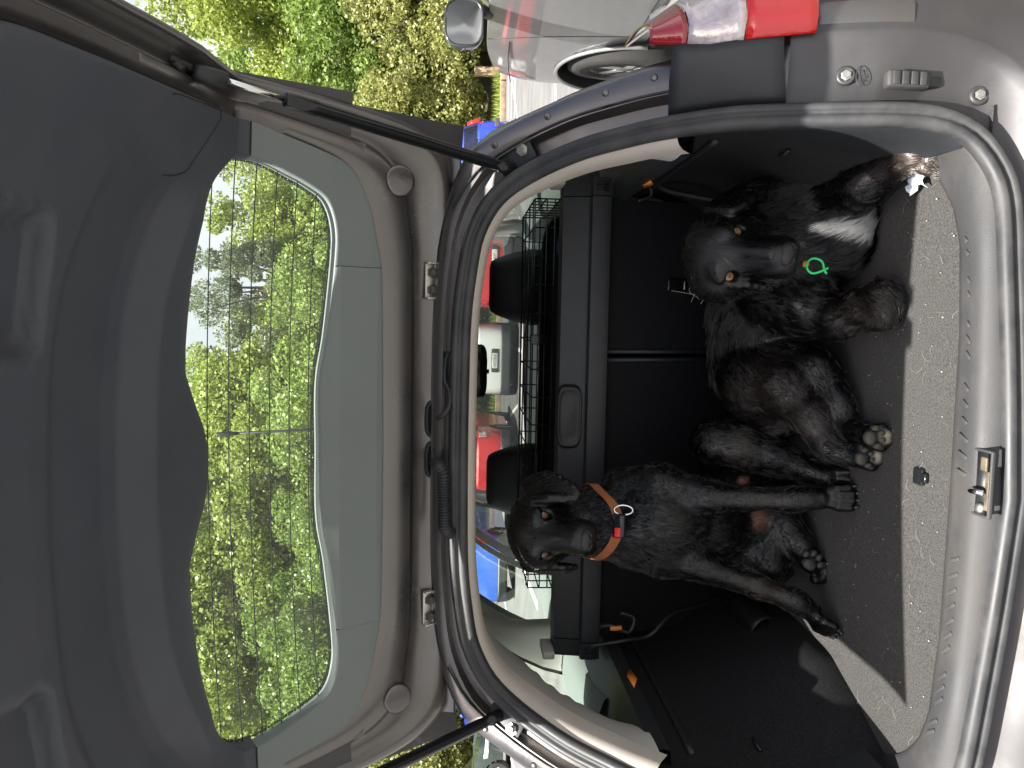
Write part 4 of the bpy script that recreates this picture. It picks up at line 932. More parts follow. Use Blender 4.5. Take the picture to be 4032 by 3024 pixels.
M['padlight'] = mat('pale_paw_pad', (.075,.068,.056), .6, bump=.6, bscale=500)
M['paddark'] = mat('grey_paw_pad', (.055,.053,.050), .5, bump=.6, bscale=500)
pads(d1, 3440, 1724, 1.448, .86, 'padlight', .1); pads(d1, 3402, 1806, 1.482, .78, 'padlight', .2)
# green loop and tag
M['green'] = mat('green_cord', (.03,.75,.20), .35)
th = np.linspace(.35, 2*pi-.35, 30); gc = D(3208, 1052, 1.455)
pts_ = [D(3272, 1060, 1.450)]+[D(3208-44*cos(t)*-1+0, 1052+38*sin(t), 1.452) for t in np.linspace(.45, 2*pi-.45, 30)]+[D(3285, 1036, 1.447)]
col_o = MB().tube(bez([D(3255, 1078, 1.447), D(3245, 1062, 1.449), D(3240, 1036, 1.450), D(3225, 1022, 1.452), D(3198, 1018, 1.453), D(3178, 1036, 1.452), D(3180, 1062, 1.450), D(3200, 1076, 1.449), D(3228, 1070, 1.447), D(3261, 1055, 1.446)], 6), .0022, 8).build('loop_tag', 'green', o1)
MB().lathe(D(3172, 1040, 1.456), -FW, [(.0001,-.003),(.006,-.003),(.006,.003),(.0001,.003)], 14).build('tag_clip', 'amber', o1)

# ---------------- left dog: sitting, orange-brown collar
d2 = Dog(); d2.iris = 'browniris'
E2 = D(2147, 2104, 1.675)
d2.head(E2, D(2146, 2037, 1.675)-D(2146, 2172, 1.675), D(2309, 2131, 1.602)-E2, 1.0)
d2.chain([(2180,2080,1.76,.064),(2330,2050,1.77,.070),(2440,2045,1.765,.086),(2580,2045,1.765,.106),(2760,2048,1.80,.094),(2910,2035,1.84,.082),(2995,2020,1.86,.084)], .03, .9)
d2.ell(D(2600,2050,1.70), (RT, -UP, -FW), (.060,.090,.050), .03, -UP, .9)
d2.chain([(2450,1930,1.76,.050),(2600,1920,1.725,.052),(2740,1948,1.690,.037),(2800,1958,1.672,.030),(2950,1964,1.648,.0235),(3080,1966,1.628,.0215),(3130,1966,1.620,.0245),(3180,1964,1.614,.0215),(3230,1962,1.610,.023)], .014, .45)
d2.chain([(2480,2150,1.765,.050),(2610,2180,1.735,.052),(2730,2215,1.716,.036),(2790,2240,1.708,.030),(2990,2312,1.690,.0245),(3100,2352,1.678,.0215),(3140,2370,1.675,.0245),(3195,2408,1.672,.022)], .014, .45)
d2.ell(D(2905,1795,1.80), (RT, -UP, -FW), (.055,.085,.055), .02, -UP, .6)
d2.ell(D(2960,2190,1.82), (RT, -UP, -FW), (.050,.075,.055), .02, -UP, .6)
pw = D(3260, 1958, 1.604); paw(d2, pw, D(3350, 1956, 1.578)-pw, (0,0,1), .036)
pw = D(3205, 2425, 1.672); paw(d2, pw, D(3268, 2492, 1.655)-pw, (0,0,1), .034)
d2.chain([(2985,1905,1.88,.082),(2890,1805,1.81,.068),(2815,1742,1.77,.050),(2900,1752,1.75,.050),(3060,1800,1.725,.038),(3180,1850,1.69,.027),(3255,1880,1.66,.024)], .025, .7)
pw = D(3262, 1886, 1.652); paw(d2, pw, D(3330, 1905, 1.62)-pw, (0,0,1), .032)
d2.chain([(2960,2120,1.87,.085),(2970,2190,1.82,.066),(3030,2225,1.785,.044),(3050,2120,1.80,.042),(3090,2050,1.785,.034),(3145,2130,1.760,.028),(3185,2195,1.740,.024)], .025, .6)
c_ = D(3196, 2215, 1.725); d2.ell(c_, (RT, -UP, -FW), (.026,.023,.021), .010, -UP, .3)
for k, (ax_, ay_) in enumerate(((-.036,.006),(-.034,.022),(-.020,.030),(-.002,.026))): d2.ell(c_+RT*ax_-UP*ay_-FW*.006, (RT, -UP, -FW), (.012,.0125,.012), .006, -UP, .15)
ear(d2, ((2068,1908,1.745),(2098,1968,1.685)), ((2110,1878,1.735),(2146,1868,1.72),(2206,1880,1.70),(2256,1915,1.675),(2278,1941,1.665),(2262,1962,1.66),(2221,1966,1.66),(2161,1960,1.665)), .011, .0085, .006)
ear(d2, ((2062,2215,1.75),(2085,2235,1.74)), ((2101,2243,1.77),(2161,2253,1.77),(2221,2247,1.765),(2266,2232,1.76),(2220,2232,1.745),(2150,2228,1.74)), .009, .007)
def col2(V, N):
    C = np.tile(BLK*.95, (len(V), 1))
    for x_, y_, d_, r_ in ((3020,2315,1.68,.07),(2900,1760,1.70,.05),(3000,1966,1.62,.05)): C = C+(BRN*.8-C)*blob(V, D(x_, y_, d_), r_)*.7
    for x_, y_, d_, r_ in ((2985,2045,1.755,.026),(2925,1895,1.75,.014)): C = C+(np.array([.26,.14,.11])-C)*blob(V, D(x_, y_, d_), r_)
    for x_, y_, d_, r_ in ((3192,2204,1.70,.006),): C = C+(np.array([.03,.03,.03])-C)*blob(V, D(x_, y_, d_), r_)
    for x_, y_, d_, r_ in ((2345,2100,1.60,.022),): C = C+(GRY*.8-C)*blob(V, D(x_, y_, d_), r_)*.7
    C = C+(np.array([.010,.010,.012])-C)*blob(V, d2.nose_c, .02); return C
o2 = d2.finish('dog', 'slim black dog sitting upright with brown eyes and an orange-brown collar', .0032, col2, 24000, .015, seed=7, rough_=.8)
add_claws(d2)
pads(d2, 3196, 2216, 1.700, 1.0, 'paddark', .9)
# collar
M['collar'] = mat('tan_collar_webbing', (.34,.105,.035), .75, bump=.5, bscale=900, var=.15, vscale=60)
fr_ = [(2325,1908,1.755),(2368,1940,1.700),(2412,1985,1.662),(2436,2040,1.645),(2434,2095,1.650),(2408,2150,1.675),(2366,2190,1.725)]
ctr = np.mean([D(*p) for p in fr_], 0); bk = [D(2325,2195,1.80), D(2285,2140,1.87), D(2270,2050,1.885), D(2285,1955,1.86)]
cp = bez([D(*p) for p in fr_]+bk, 7, closed=True); wv = nrm(-UP*.85-FW*.5)*.0115; ctr = cp.mean(0)
b = MB(); rr = []
for p in cp:
    o_ = nrm(p-ctr-nrm(wv)*((p-ctr) @ nrm(wv))); rr.append([p-wv, p-wv+o_*.003, p+wv+o_*.003, p+wv])
b.loft(rr+[rr[0]], True); cl_ = b.build('collar', 'collar', o2, ang=40)
pb = D(2438, 2070, 1.640); sx_ = nrm(D(2408, 2140, 1.690)-D(2412, 1993, 1.678)); rot = np.stack([sx_, nrm(wv), np.cross(sx_, nrm(wv))], 1)
MB().box(pb, (.052,.028,.014), rot).build('buckle', 'blackgloss', cl_, bevel=.004)
M['redtab'] = mat('red_tab', (.75,.02,.02), .4)
pr_ = pb+sx_*.012+np.cross(sx_, nrm(wv))*(-.0085 if np.cross(sx_, nrm(wv)) @ FW > 0 else .0085)
MB().box(pr_, (.020,.013,.003), rot).build('red_tab', 'redtab', cl_, bevel=.001)
rc = D(2455, 2008, 1.638); MB().tube([rc+RT*.010*cos(t)*1.0+(-UP)*.019*sin(t)-FW*.004*sin(t) for t in np.linspace(0, 2*pi, 28, endpoint=False)], .0022, 8, closed=True).build('collar_ring', 'chrome', cl_)
# ================================================================= PARKED CARS
def paintm(n, c, metal=.3): return mat(n, c, .28, metal, coat=1., var=.03, vscale=300, dirt=.08)
M['tyre'] = mat('tyre_rubber', (.028,.027,.026), .85, bump=.3, bscale=80, dirt=.15, dirtc=(.12,.11,.09))
M['alloy'] = mat('alloy_wheel', (.45,.45,.46), .3, .9)
M['plate'] = mat('number_plate', (.80,.80,.78), .4)
M['dgrey'] = mat('grey_bumper_plastic', (.06,.062,.066), .6)
M['headl'] = mat('headlamp_glass', (.7,.72,.74), .1, .4, coat=1.)
def build_car(name, label, loc, rot, paint, L=4.2, W=1.76, H=1.50, belt=.93, bon=.95, rake_r=.45, rake_f=.75, wr=.31, N=120, plate=None, bumper=None, group=None, tail=.12, lampz=(.70,.98), lampw=.16, gh_rear=.12, clear=.20, steer=0., arch=1.16, lamp_mat='lampred', wheels=(.78, .86), nz=16, hdeck=None, belt_in=.03, nose=.74):
    e = empty(name, loc); e.rotation_euler = (0, 0, rot); tag(e, label, 'car' if 'ute' not in name and 'van' not in name else ('ute' if 'ute' in name else 'van'), group)
    th = np.linspace(0, 2*pi, N, endpoint=False)
    def se(w_, y0, y1, n_): 
        c_, s_ = np.cos(th), np.sin(th); return np.stack([w_*np.sign(c_)*np.abs(c_)**(2/n_), (y0+y1)/2+(y1-y0)/2*np.sign(s_)*np.abs(s_)**(2/n_)], 1)
    zs = np.r_[np.linspace(clear, belt-.06, nz), belt-.02, belt]; rings = []
    yw = L-bon
    for z in zs:
        t = (z-clear)/(belt-clear); w_ = W/2*(1-.05*(1-t)**2-.045*t**3); q = se(w_, .05*abs(t-.35)**1.5*2, L-.10*abs(t-.4)**1.5*2, 6.5)
        fr = np.clip((q[:, 1]-yw)/(L-yw), 0, 1); dz = np.where(fr > 0, -(belt-nose)*fr**1.8*t**2, 0)
        if hdeck: dz = dz+np.where(q[:, 1] < hdeck[0], (hdeck[1])*t**2*np.clip((hdeck[0]-q[:, 1])/.1, 0, 1), 0)
        rings.append(np.c_[q, np.full(N, z)+dz])
    wy = (wheels[0], L-wheels[1]); V = np.vstack(rings); F = []
    V = V.copy(); ra = wr*arch
    for v in V:
        if abs(v[0]) > W*.30:
            for y_ in wy:
                dd = math.hypot(v[1]-y_, v[2]-wr)
                if ra-.05 < dd < ra: v[1] = y_+(v[1]-y_)*ra/dd; v[2] = wr+(v[2]-wr)*ra/dd
    for i in range(len(zs)-1):
        for j in range(N):
            q = [i*N+j, i*N+(j+1) % N, (i+1)*N+(j+1) % N, (i+1)*N+j]; c_ = np.mean([rings[a//N][a % N] for a in q], 0)
            if abs(c_[0]) > W*.30 and any(math.hypot(c_[1]-y_, c_[2]-wr) < ra-.025 for y_ in wy): continue
            F.append(q)
    # deck + glasshouse
    gz = np.array([belt, belt+.05, belt+.18, H-.16, H-.06, H-.015, H]); gr = []
    for k, z in enumerate(gz):
        t = (z-belt)/(H-belt); w_ = (W/2-.045)*(1-belt_in)*(1-.17*t-.03*max(0, t-.85)*6); q = se(w_, gh_rear+rake_r*t, yw-rake_f*t, 5.5)
        gr.append(np.c_[q, np.full(N, z)+np.where(t > .8, 0, 0)])
    base = len(V); top = rings[-1]; mid = top*.4+np.c_[gr[0][:, :2], top[:, 2]]*.6; mid[:, 2] = top[:, 2]*.5+(belt+.012)*.5*1+top[:, 2]*0
    rows = [mid]+gr; V = np.vstack([V]+rows); o0 = (len(zs)-1)*N
    idx0 = [np.arange(o0, o0+N)]+[base+np.arange(N)+k*N for k in range(len(rows))]
    for a, b_ in zip(idx0[:-1], idx0[1:]):
        for j in range(N): F.append([a[j], a[(j+1) % N], b_[(j+1) % N], b_[j]])
    c0 = len(V); r_ = gr[-1]; V = np.vstack([V, np.c_[r_[:, 0]*.6, (r_[:, 1]-r_[:, 1].mean())*.6+r_[:, 1].mean(), np.full(N, H+.02)], [[0, r_[:, 1].mean(), H+.025]]])
    for j in range(N): F.append([idx0[-1][j], idx0[-1][(j+1) % N], c0+(j+1) % N, c0+j]); F.append([c0+j, c0+(j+1) % N, c0+N])
    mesh('body', V, F, paint, e, ang=45)
    # panes
    def pane(nm, sel, z0=1, z1=3, m='cglass', off=.006):
        b = MB(); R = []
        for k in range(z0, z1+1):
            g = gr[k].copy(); c_ = g[:, :2]-np.array([0, (gr[0][:, 1].max()+gr[0][:, 1].min())/2]); nn = np.stack([np.sign(c_[:, 0])*(np.abs(c_[:, 0])/c_[:, 0].max())**6, np.sign(c_[:, 1])*(np.abs(c_[:, 1])/np.abs(c_[:, 1]).max())**6], 1); nn /= np.linalg.norm(nn, axis=1)[:, None]+1e-9
            g[:, :2] += nn*off; R.append(g)
        ii = [j for j in range(N) if sel(R[0][j])]
        # keep ring order contiguous
        br = [k for k in range(len(ii)-1) if ii[k+1]-ii[k] > 1]
        if br: ii = ii[br[0]+1:]+ii[:br[0]+1]
        if len(ii) > 1: b.loft([[R[k][j] for j in ii] for k in range(len(R))], False); return b.build(nm, m, e)
    wb = gr[1][:, 0].max(); y0b, y1b = gr[1][:, 1].min(), gr[1][:, 1].max()
    pane('rear_window', lambda p: p[1] < y0b+.14 and abs(p[0]) < wb*.86); pane('windscreen', lambda p: p[1] > y1b-.14 and abs(p[0]) < wb*.90)
    spl = y0b+(y1b-y0b)*.52
    for sg in (1, -1):
        pane('side_window', lambda p: p[0]*sg > wb*.9 and y0b+.22 < p[1] < spl-.03); pane('side_window', lambda p: p[0]*sg > wb*.9 and spl+.03 < p[1] < y1b-.22)
    # lamps wrapped on the corners
    def patch(nm, sel, za, zb, m, off=.008):
        ks = [k for k in range(len(zs)) if za <= zs[k] <= zb]; ii = [j for j in range(N) if sel(rings[nz//2][j])]
        br = [k for k in range(len(ii)-1) if ii[k+1]-ii[k] > 1]
        if br: ii = ii[br[0]+1:]+ii[:br[0]+1]
        if len(ii) < 2 or len(ks) < 2: return
        b = MB(); R = []
        for k in ks: g = rings[k].copy(); g[:, 0] *= 1+off/(W/2); g[:, 1] = (g[:, 1]-L/2)*(1+off/(L/2))+L/2; R.append([g[j] for j in ii])
        b.loft(R, False); return b.build(nm, m, e, solid=.006)
    for sg in (1, -1):
        t_ = patch('tail_lamp', lambda p: p[1] < .32 and p[0]*sg > W/2-lampw-.04, *lampz, lamp_mat)
        patch('headlamp', lambda p: p[1] > L-.45 and p[0]*sg > W/2-.32, .56, .74, 'headl')
        if 'silver' not in name: MB().lathe((sg*(W/2+.06), yw-.55, belt+.06), (sg*.3, 1, 0), [(.02,-.05),(.07,-.045),(.085,0),(.06,.06),(.01,.08)], 14).build('door_mirror', paint, e)
    if bumper: patch('rear_bumper', lambda p: p[1] < .45, clear-.01, .46, bumper, .014)
    patch('front_grille', lambda p: p[1] > L-.1 and abs(p[0]) < W*.3, .34, .62, 'black', .006)
    b = MB(); b.box((0, L/2, clear+.03), (W-.5, L-.5, .05)); b.box((0, L/2, .5), (W-.55, L-.4, .5)); b.build('underbody', 'black', e)
    for y_ in wy:
        for sg in (1, -1):
            c_ = np.array([sg*(W/2-.115), y_, wr]); a_ = radians(steer)*(y_ > L/2); ax = (sg*cos(a_), sg*sin(a_), 0)
            wh = MB().lathe(c_, ax, [(wr*.64,-.10),(wr*.92,-.105),(wr*.985,-.085),(wr,-.04),(wr,.05),(wr*.985,.085),(wr*.92,.10),(wr*.66,.105),(wr*.64,.08)], 40).build('wheel', 'tyre', e)
            MB().lathe(c_, ax, [(wr*.66,-.09),(wr*.645,.085),(wr*.60,.09),(wr*.55,.045),(wr*.2,.05),(wr*.17,.085),(.0001,.09)], 24).build('rim', 'dgrey', wh)
            axv = nrm(ax)
            for k in range(5):
                a = 2*pi*k/5; u = np.array([-axv[1], axv[0], 0]); d_ = u*cos(a)+np.array([0,0,1.])*sin(a); rot_ = np.stack([np.cross(axv, d_), d_, axv], 1)
                MB().box(c_+d_*wr*.36+axv*.075, (wr*.16, wr*.50, .025), rot_).build('spoke', 'alloy', wh, bevel=.006)
    if plate:
        pz = plate[1]; pe = MB().box((plate[2] if len(plate) > 2 else 0, -.022+.02*0, pz), (.36,.012,.125)).build('number_plate', 'plate', e, bevel=.004)
        text(plate[0], 'plate_characters', (plate[2] if len(plate) > 2 else 0, -.0295, pz-.002), (pi/2, 0, 0), .105, 'text', pe, .0008, .82)
    return e
def rowpos(y, d): p = D(1812, y, d); return p
# white car with grey lower bumper
p = rowpos(1418, 18.4); wc = build_car('parked_car', 'white hatchback with grey lower bumper seen through the windscreen between two red cars', (p[0], p[1], 0), radians(0), paintm('white_car_paint', (.78,.79,.76), .0), W=1.78, H=1.52, plate=('HMZ820', .575), bumper='dgrey', lampz=(.88,1.0), lampw=.05, group='cars parked along the far kerb', wr=.30)
MB().box((0,-.012,.57), (.56,.02,.17)).build('plate_recess', 'dgrey', wc, bevel=.01)
p = rowpos(1065, 18.2); rc1 = build_car('parked_car', 'red hatchback with a number plate beginning NUY parked right of the white car', (p[0], p[1], 0), 0, paintm('red_car_paint', (.62,.018,.022), .1), W=1.76, H=1.55, plate=('NUY418'[:3], .62, .33), bumper='dgrey', group='cars parked along the far kerb')
MB().box((.2,-.010,.62), (.9,.016,.16)).build('plate_recess', 'dgrey', rc1, bevel=.01)
p = rowpos(1838, 18.2); rc2 = build_car('parked_car', 'red hatchback with dark lower bumper and exhaust parked left of the white car', (p[0], p[1], 0), 0, paintm('bright_red_paint', (.68,.020,.026), .1), W=1.76, H=1.52, bumper='dgrey', group='cars parked along the far kerb', lamp_mat='lampclear')
MB().lathe((.45,-.02,.36), (0,-1,0), [(.05,-.05),(.055,.02),(.045,.025),(.04,-.04)], 16).build('exhaust', 'chrome', rc2)
p = rowpos(2262, 18.6); build_car('parked_van', 'blue van seen through the left side window beyond the red hatchback', (p[0], p[1], 0), 0, paintm('blue_van_paint', (.02,.10,.45), .1), L=4.6, W=1.75, H=1.95, belt=1.10, rake_r=.12, rake_f=.6, bon=.6, bumper='black', group='cars parked along the far kerb')
p = rowpos(578, 20.3); bc = build_car('parked_car', 'bright blue hatchback with tall red tail lamps parked before the hedge', (p[0], p[1], 0), radians(2), paintm('blue_car_paint', (.012,.045,.55), .15), L=4.0, W=1.70, H=1.53, belt=.97, rake_r=.30, plate=('E466', .80), lampz=(.86,1.01), lampw=.14, wr=.31, gh_rear=.06)
for sg in (1, -1): MB().prism([(sg*.80,.09,.95),(sg*.68,.075,.95),(sg*.60,.20,1.28),(sg*.70,.24,1.28)], (0,-.02,.005)).build('upper_tail_lamp', 'lampred', bc)
MB().tube([(-.02,.0,.965), (.0,-.01,1.0), (.10,.0,1.02), (.22,.02,1.0)], .014, 8).build('rear_wiper', 'black', bc)
MB().box((.0,-.012,.885), (.09,.015,.075)).build('emblem', 'chrome', bc, bevel=.02)
for sg in (1, -1): MB().box((sg*.66,-.004,.50), (.22,.03,.13)).build('bumper_reflector', 'dgrey', bc, bevel=.01)
p = at_z(2008, 2865, 0); build_car('parked_car', 'dark green saloon parked side-on beyond the left rear pillar', (p[0]-4.55, p[1]+.2, 0), radians(-90), paintm('dark_green_paint', (.035,.055,.045), .3), L=4.55, W=1.75, H=1.45, bon=1.15, rake_r=.8, gh_rear=.55, belt=.92, N=120)
p = D(1790, 2812, 24.); bt = build_car('parked_ute', 'tall blue ute with clear headlamps facing the camera beside the saloon', (p[0], p[1]+5.0, 0), radians(180), paintm('deep_blue_paint', (.02,.05,.38), .2), L=5.0, W=1.82, H=1.85, belt=1.12, bon=1.2, rake_f=.7, wr=.36, clear=.32, plate=None, N=120)

# ---- near silver ute to the right of our car
M['silver'] = mat('silver_ute_paint', (.26,.265,.27), .34, .5, coat=.6, var=.03, vscale=500, dirt=.25, dirtc=(.40,.37,.31))
ute = build_car('silver_ute', 'silver ute with side step and big mirror parked close alongside our car', (2.73, .62, 0), 0, 'silver', L=5.25, W=1.86, H=1.86, belt=1.27, bon=1.30, rake_f=.80, rake_r=.10, gh_rear=1.65, wr=.375, clear=.36, nose=.98, N=420, nz=44, steer=-8, arch=1.20, wheels=(1.15,.89), lampz=(.75,1.05), lampw=.12)
for sg in (-1, 1):
    MB().tube([(sg*.90, 1.75, .40), (sg*.955, 1.95, .37), (sg*.955, 3.30, .37), (sg*.90, 3.50, .40)], .045, 12).build('side_step', 'silver', ute)
    # arch liner and lip
    for yy in (1.15, 5.25-.89):
        MB().loft([[(sg*x, yy+.45*cos(a), .375+.45*sin(a)) for a in np.linspace(-.15, pi+.15, 24)] for x in (.50, .915)], False).build('arch_liner', 'black', ute)
        MB().tube([(sg*.918, yy+.447*cos(a), .375+.447*sin(a)) for a in np.linspace(-.05, pi+.05, 30)], .012, 8).build('arch_lip', 'silver', ute)
def shut(pts): return MB().tube(pts, .0035, 6)
sx = lambda z: -(1.86/2*(1-.05*(1-(z-.36)/.91)**2-.045*((z-.36)/.91)**3)-.002)
shut([(sx(z), 3.80+.10*((z-.75)/.4)**2*(1 if z > .75 else .4), z) for z in np.linspace(.42, 1.262, 16)]).build('door_gap', 'black', ute)
shut([(sx(z), 2.72, z) for z in np.linspace(.42, 1.262, 16)]).build('door_gap', 'black', ute)
shut([(sx(.44)-.001, y, .44) for y in np.linspace(2.72, 3.84, 8)]).build('door_gap', 'black', ute)
shut([(sx(1.12), y, 1.14-.12*((y-3.9)/1.2)**2) for y in np.linspace(3.95, 4.7, 14)]).build('bonnet_gap', 'black', ute)
text('SH', 'door_lettering', (sx(.55)-.003, 3.10, .56), (pi/2, 0, -pi/2), .12, 'dgrey', ute, .001)
for sg in (-1, 1):
    c_ = np.array([sg*.985, 3.46, 1.40])
    b = MB(); rg = lambda k, dy: [c_+np.array([.115*k*np.sign(cos(t))*abs(cos(t))**.6, dy, .095*k*np.sign(sin(t))*abs(sin(t))**.65]) for t in np.linspace(0, 2*pi, 36, endpoint=False)]
    b.loft([rg(.93,.0), rg(1.0,-.012), rg(1.05,.0), rg(1.05,.03), rg(.95,.085), rg(.7,.13), rg(.3,.15), rg(.01,.152)], True); mm = b.build('wing_mirror', mat('mirror_shell_%d' % sg, (.05,.055,.065), .25, .3, coat=.8), ute)
    b = MB(); b.loft([rg(.93,.0), rg(.5,-.002), rg(.01,-.003)], True); b.build('mirror_glass', 'chrome', mm)
    MB().tube([c_+np.array([-sg*.08,.04,-.07]), np.array([sg*.88,3.62,1.27])], .03, 10).build('mirror_arm', 'black2', mm)

# ================================================================= GROUND MARKS, KERB, BANK
def sheet(name, pts, m, z=.004):
    return mesh(name, [(x, y, z) for x, y in pts], [tuple(range(len(pts)))], m, None, smooth=False)
def line_px(a, b_, wid, z=.004):
    A_, B_ = at_z(*a, 0)[:2], at_z(*b_, 0)[:2]; t = (B_-A_)/np.linalg.norm(B_-A_); n_ = np.array([-t[1], t[0]])*wid/2
    o = sheet('painted_line', [A_-n_, A_+n_, B_+n_, B_-n_], 'white', z); return struct(o)
line_px((2186,250), (2190,460), .12)
for xx in (2004, 2016, 2030): line_px((xx, 200), (xx-3, 470), .13)
line_px((2040,480), (2012,290), .12, .006)
q = [at_z(*p_, 0)[:2] for p_ in ((1988,1655),(2040,1590),(2040,1602),(1992,1668))]; struct(sheet('painted_arrow', [tuple(v) for v in q], 'white'))
line_px((2005,2960), (2200,3600), .12)
line_px((2060,2240), (2118,2390), .14)
for k in range(7):
    x = -8+k*2.5; struct(sheet('painted_line', [(x-.05, 17.5), (x+.05, 17.5), (x+.05, 23), (x-.05, 23)], 'white', .008))
M['timber'] = mat('weathered_timber', (.30,.22,.14), .85, var=.3, vscale=6, bump=.4, bscale=40)
M['dirt'] = mat('dry_bank_soil', (.20,.16,.10), .95, c2=(.10,.12,.04), vscale=.8, bump=.5, bscale=10)
for k in range(18):
    x = -36+k*4.0; MB().box((x+1.98, 26.2, .09), (3.94,.22,.20)).build('kerb_timber', 'timber', None, bevel=.02)
for o in [o for o in bpy.data.objects if o.name.startswith('kerb_timber')]: o['kind'] = 'structure'
p = at_z(1987, 270, 0); tag(MB().prism([p+np.array([-.14,.3,0]), p+np.array([.14,.3,0]), p+np.array([.14,.55,0]), p+np.array([-.14,.55,0])], (0,0,1.02)).build('timber_post', 'timber', None, bevel=.02), 'short weathered timber post at the edge of the hedge', 'post')
def hz(x, y):
    t = max(0, (y-30)/34); return .12+(8.5+3.5*math.tanh(-x/14))*min(1, t)**1.3+.5*sin(x*.3)*min(1, t)
b = MB(); b.loft([[(x, y, hz(x, y)) for x in np.linspace(-90, 90, 46)] for y in np.r_[26.3, 27, 28, 30, 33, 37, 42, 48, 56, 66, 90, 140]], False); struct(b.build('hillside', 'dirt'))
b = MB(); b.loft([[(x, y, -.02) for x in (-400, 400)] for y in (-300, -29)], False); b.loft([[(x, y, -.03) for x in (-600, 600)] for y in (-29, 900)], False); struct(b.build('ground', 'grass'))

# ================================================================= TREES
def leaf_mat(name, c, c2, tr=.45):
    m = bpy.data.materials.new(name); m.use_nodes = True; n = m.node_tree.nodes; l = m.node_tree.links; b = n['Principled BSDF']
    g = n.new('ShaderNodeNewGeometry'); oi = n.new('ShaderNodeObjectInfo')
    mx = n.new('ShaderNodeMix'); mx.data_type = 'RGBA'; mx.inputs[6].default_value = (*c, 1); mx.inputs[7].default_value = (*c2, 1)
    ad = n.new('ShaderNodeMath'); ad.operation = 'MULTIPLY_ADD'; ad.inputs[1].default_value = .75; l.new(g.outputs['Random Per Island'], ad.inputs[0])
    m2 = n.new('ShaderNodeMath'); m2.operation = 'MULTIPLY'; m2.inputs[1].default_value = .3; l.new(oi.outputs['Random'], m2.inputs[0]); l.new(m2.outputs[0], ad.inputs[2]); l.new(ad.outputs[0], mx.inputs[0])
    l.new(mx.outputs[2], b.inputs['Base Color']); b.inputs['Roughness'].default_value = .42
    t = n.new('ShaderNodeBsdfTranslucent'); l.new(mx.outputs[2], t.inputs[0]); ms = n.new('ShaderNodeMixShader'); ms.inputs[0].default_value = tr
    l.new(b.outputs[0], ms.inputs[1]); l.new(t.outputs[0], ms.inputs[2]); l.new(ms.outputs[0], n['Material Output'].inputs[0]); return m
LM = [leaf_mat('olive_leaves', (.12,.15,.035), (.40,.41,.14)), leaf_mat('mid_green_leaves', (.085,.155,.03), (.31,.40,.095)), leaf_mat('lime_leaves', (.16,.23,.04), (.44,.50,.13)), leaf_mat('grey_green_leaves', (.10,.13,.08), (.24,.28,.17))]
M['bark'] = mat('bark', (.10,.08,.06), .9, var=.4, vscale=8, bump=.5, bscale=30)
def make_crown(h, rad, nl, size, seed, low=.12, clumps=70, elong=1.0, droop=.3):
    r_ = np.random.default_rng(seed); cz = h*(low+(1-low)/2); rz = h*(1-low)/2
    cc = r_.normal(0, 1, (clumps, 3)); cc /= np.linalg.norm(cc, axis=1)[:, None]; cc *= r_.uniform(.45, 1.0, (clumps, 1)); cc *= np.array([rad, rad, rz]); cc[:, 2] += cz
    cr = r_.uniform(.14, .34, clumps)*rad*1.1
    k = r_.integers(0, clumps, nl); d = r_.normal(0, 1, (nl, 3)); d /= np.linalg.norm(d, axis=1)[:, None]; P = cc[k]+d*(cr[k]*r_.uniform(.5, 1.0, nl)**.6)[:, None]*np.array([1,1,.7])
    a = r_.normal(0, 1, (nl, 3)); a[:, 2] -= droop; a /= np.linalg.norm(a, axis=1)[:, None]; nn = d*.6+r_.normal(0, .6, (nl, 3)); nn[:, 2] += .5; b_ = np.cross(a, nn); b_ /= np.linalg.norm(b_, axis=1)[:, None]+1e-9
    s_ = size*r_.uniform(.6, 1.35, (nl, 1)); w_ = s_*.42/elong
    V = np.stack([P-a*s_*.5, P+b_*w_, P+a*s_*.55, P-b_*w_], 1).reshape(-1, 3); F = np.arange(nl*4).reshape(-1, 4)
    me = bpy.data.meshes.new('crown'); me.from_pydata(V.tolist(), [], F.tolist()); me.update(); return me, cc
def make_trunk(h, rad, cc, seed, r0):
    r_ = np.random.default_rng(seed); b = MB(); tp_ = np.array([r_.normal(0, .1)*rad, r_.normal(0, .1)*rad, h*.8])
    b.tube([np.array([0,0,-.5]), np.array([0,0,h*.2])+r_.normal(0, .05, 3)*rad, tp_*.6, tp_], [r0*1.2, r0, r0*.6, r0*.2], 8)
    for k in r_.choice(len(cc), min(16, len(cc)), replace=False):
        t = np.clip(cc[k][2]/h-.25, .12, .75); s_ = tp_*t*1.1; b.tube([s_, (s_+cc[k])/2+np.array([0,0,.04*h]), cc[k]], [r0*.42, r0*.25, r0*.08], 5)
    return b
KINDS = []
for kd, (h, rad, nl, size, lm, r0, low, cl) in enumerate([(5.2,2.5,26000,.115,0,.12,.0,90),(9.5,3.0,38000,.135,1,.22,.04,110),(11.5,3.2,44000,.140,2,.26,.10,115),(13.0,2.6,20000,.15,3,.22,.25,50)]):
    cm_, cc = make_crown(h, rad, nl, size, 30+kd, low, cl, 1.0 if kd < 3 else 1.7); cm_.materials.append(LM[lm]); tk = make_trunk(h, rad, cc, 60+kd, r0)
    tm = bpy.data.meshes.new('trunk'); tm.from_pydata([tuple(v) for v in tk.v], [], tk.f); tm.update(); tm.materials.append(M['bark']); KINDS.append((cm_, tm))
TL = ['dense olive-green bush in the hedge behind the kerb', 'full dark green tree rising behind the hedge', 'tall lime-green tree on the slope behind the car park', 'thin grey-green gum tree with open crown on the slope']
TN = ['hedge_bush', 'green_tree', 'lime_tree', 'gum_tree']; TG = ['hedge bushes behind the kerb', 'dark green trees behind the hedge', 'lime-green trees on the slope', 'gum trees on the slope']
rt = np.random.default_rng(12)
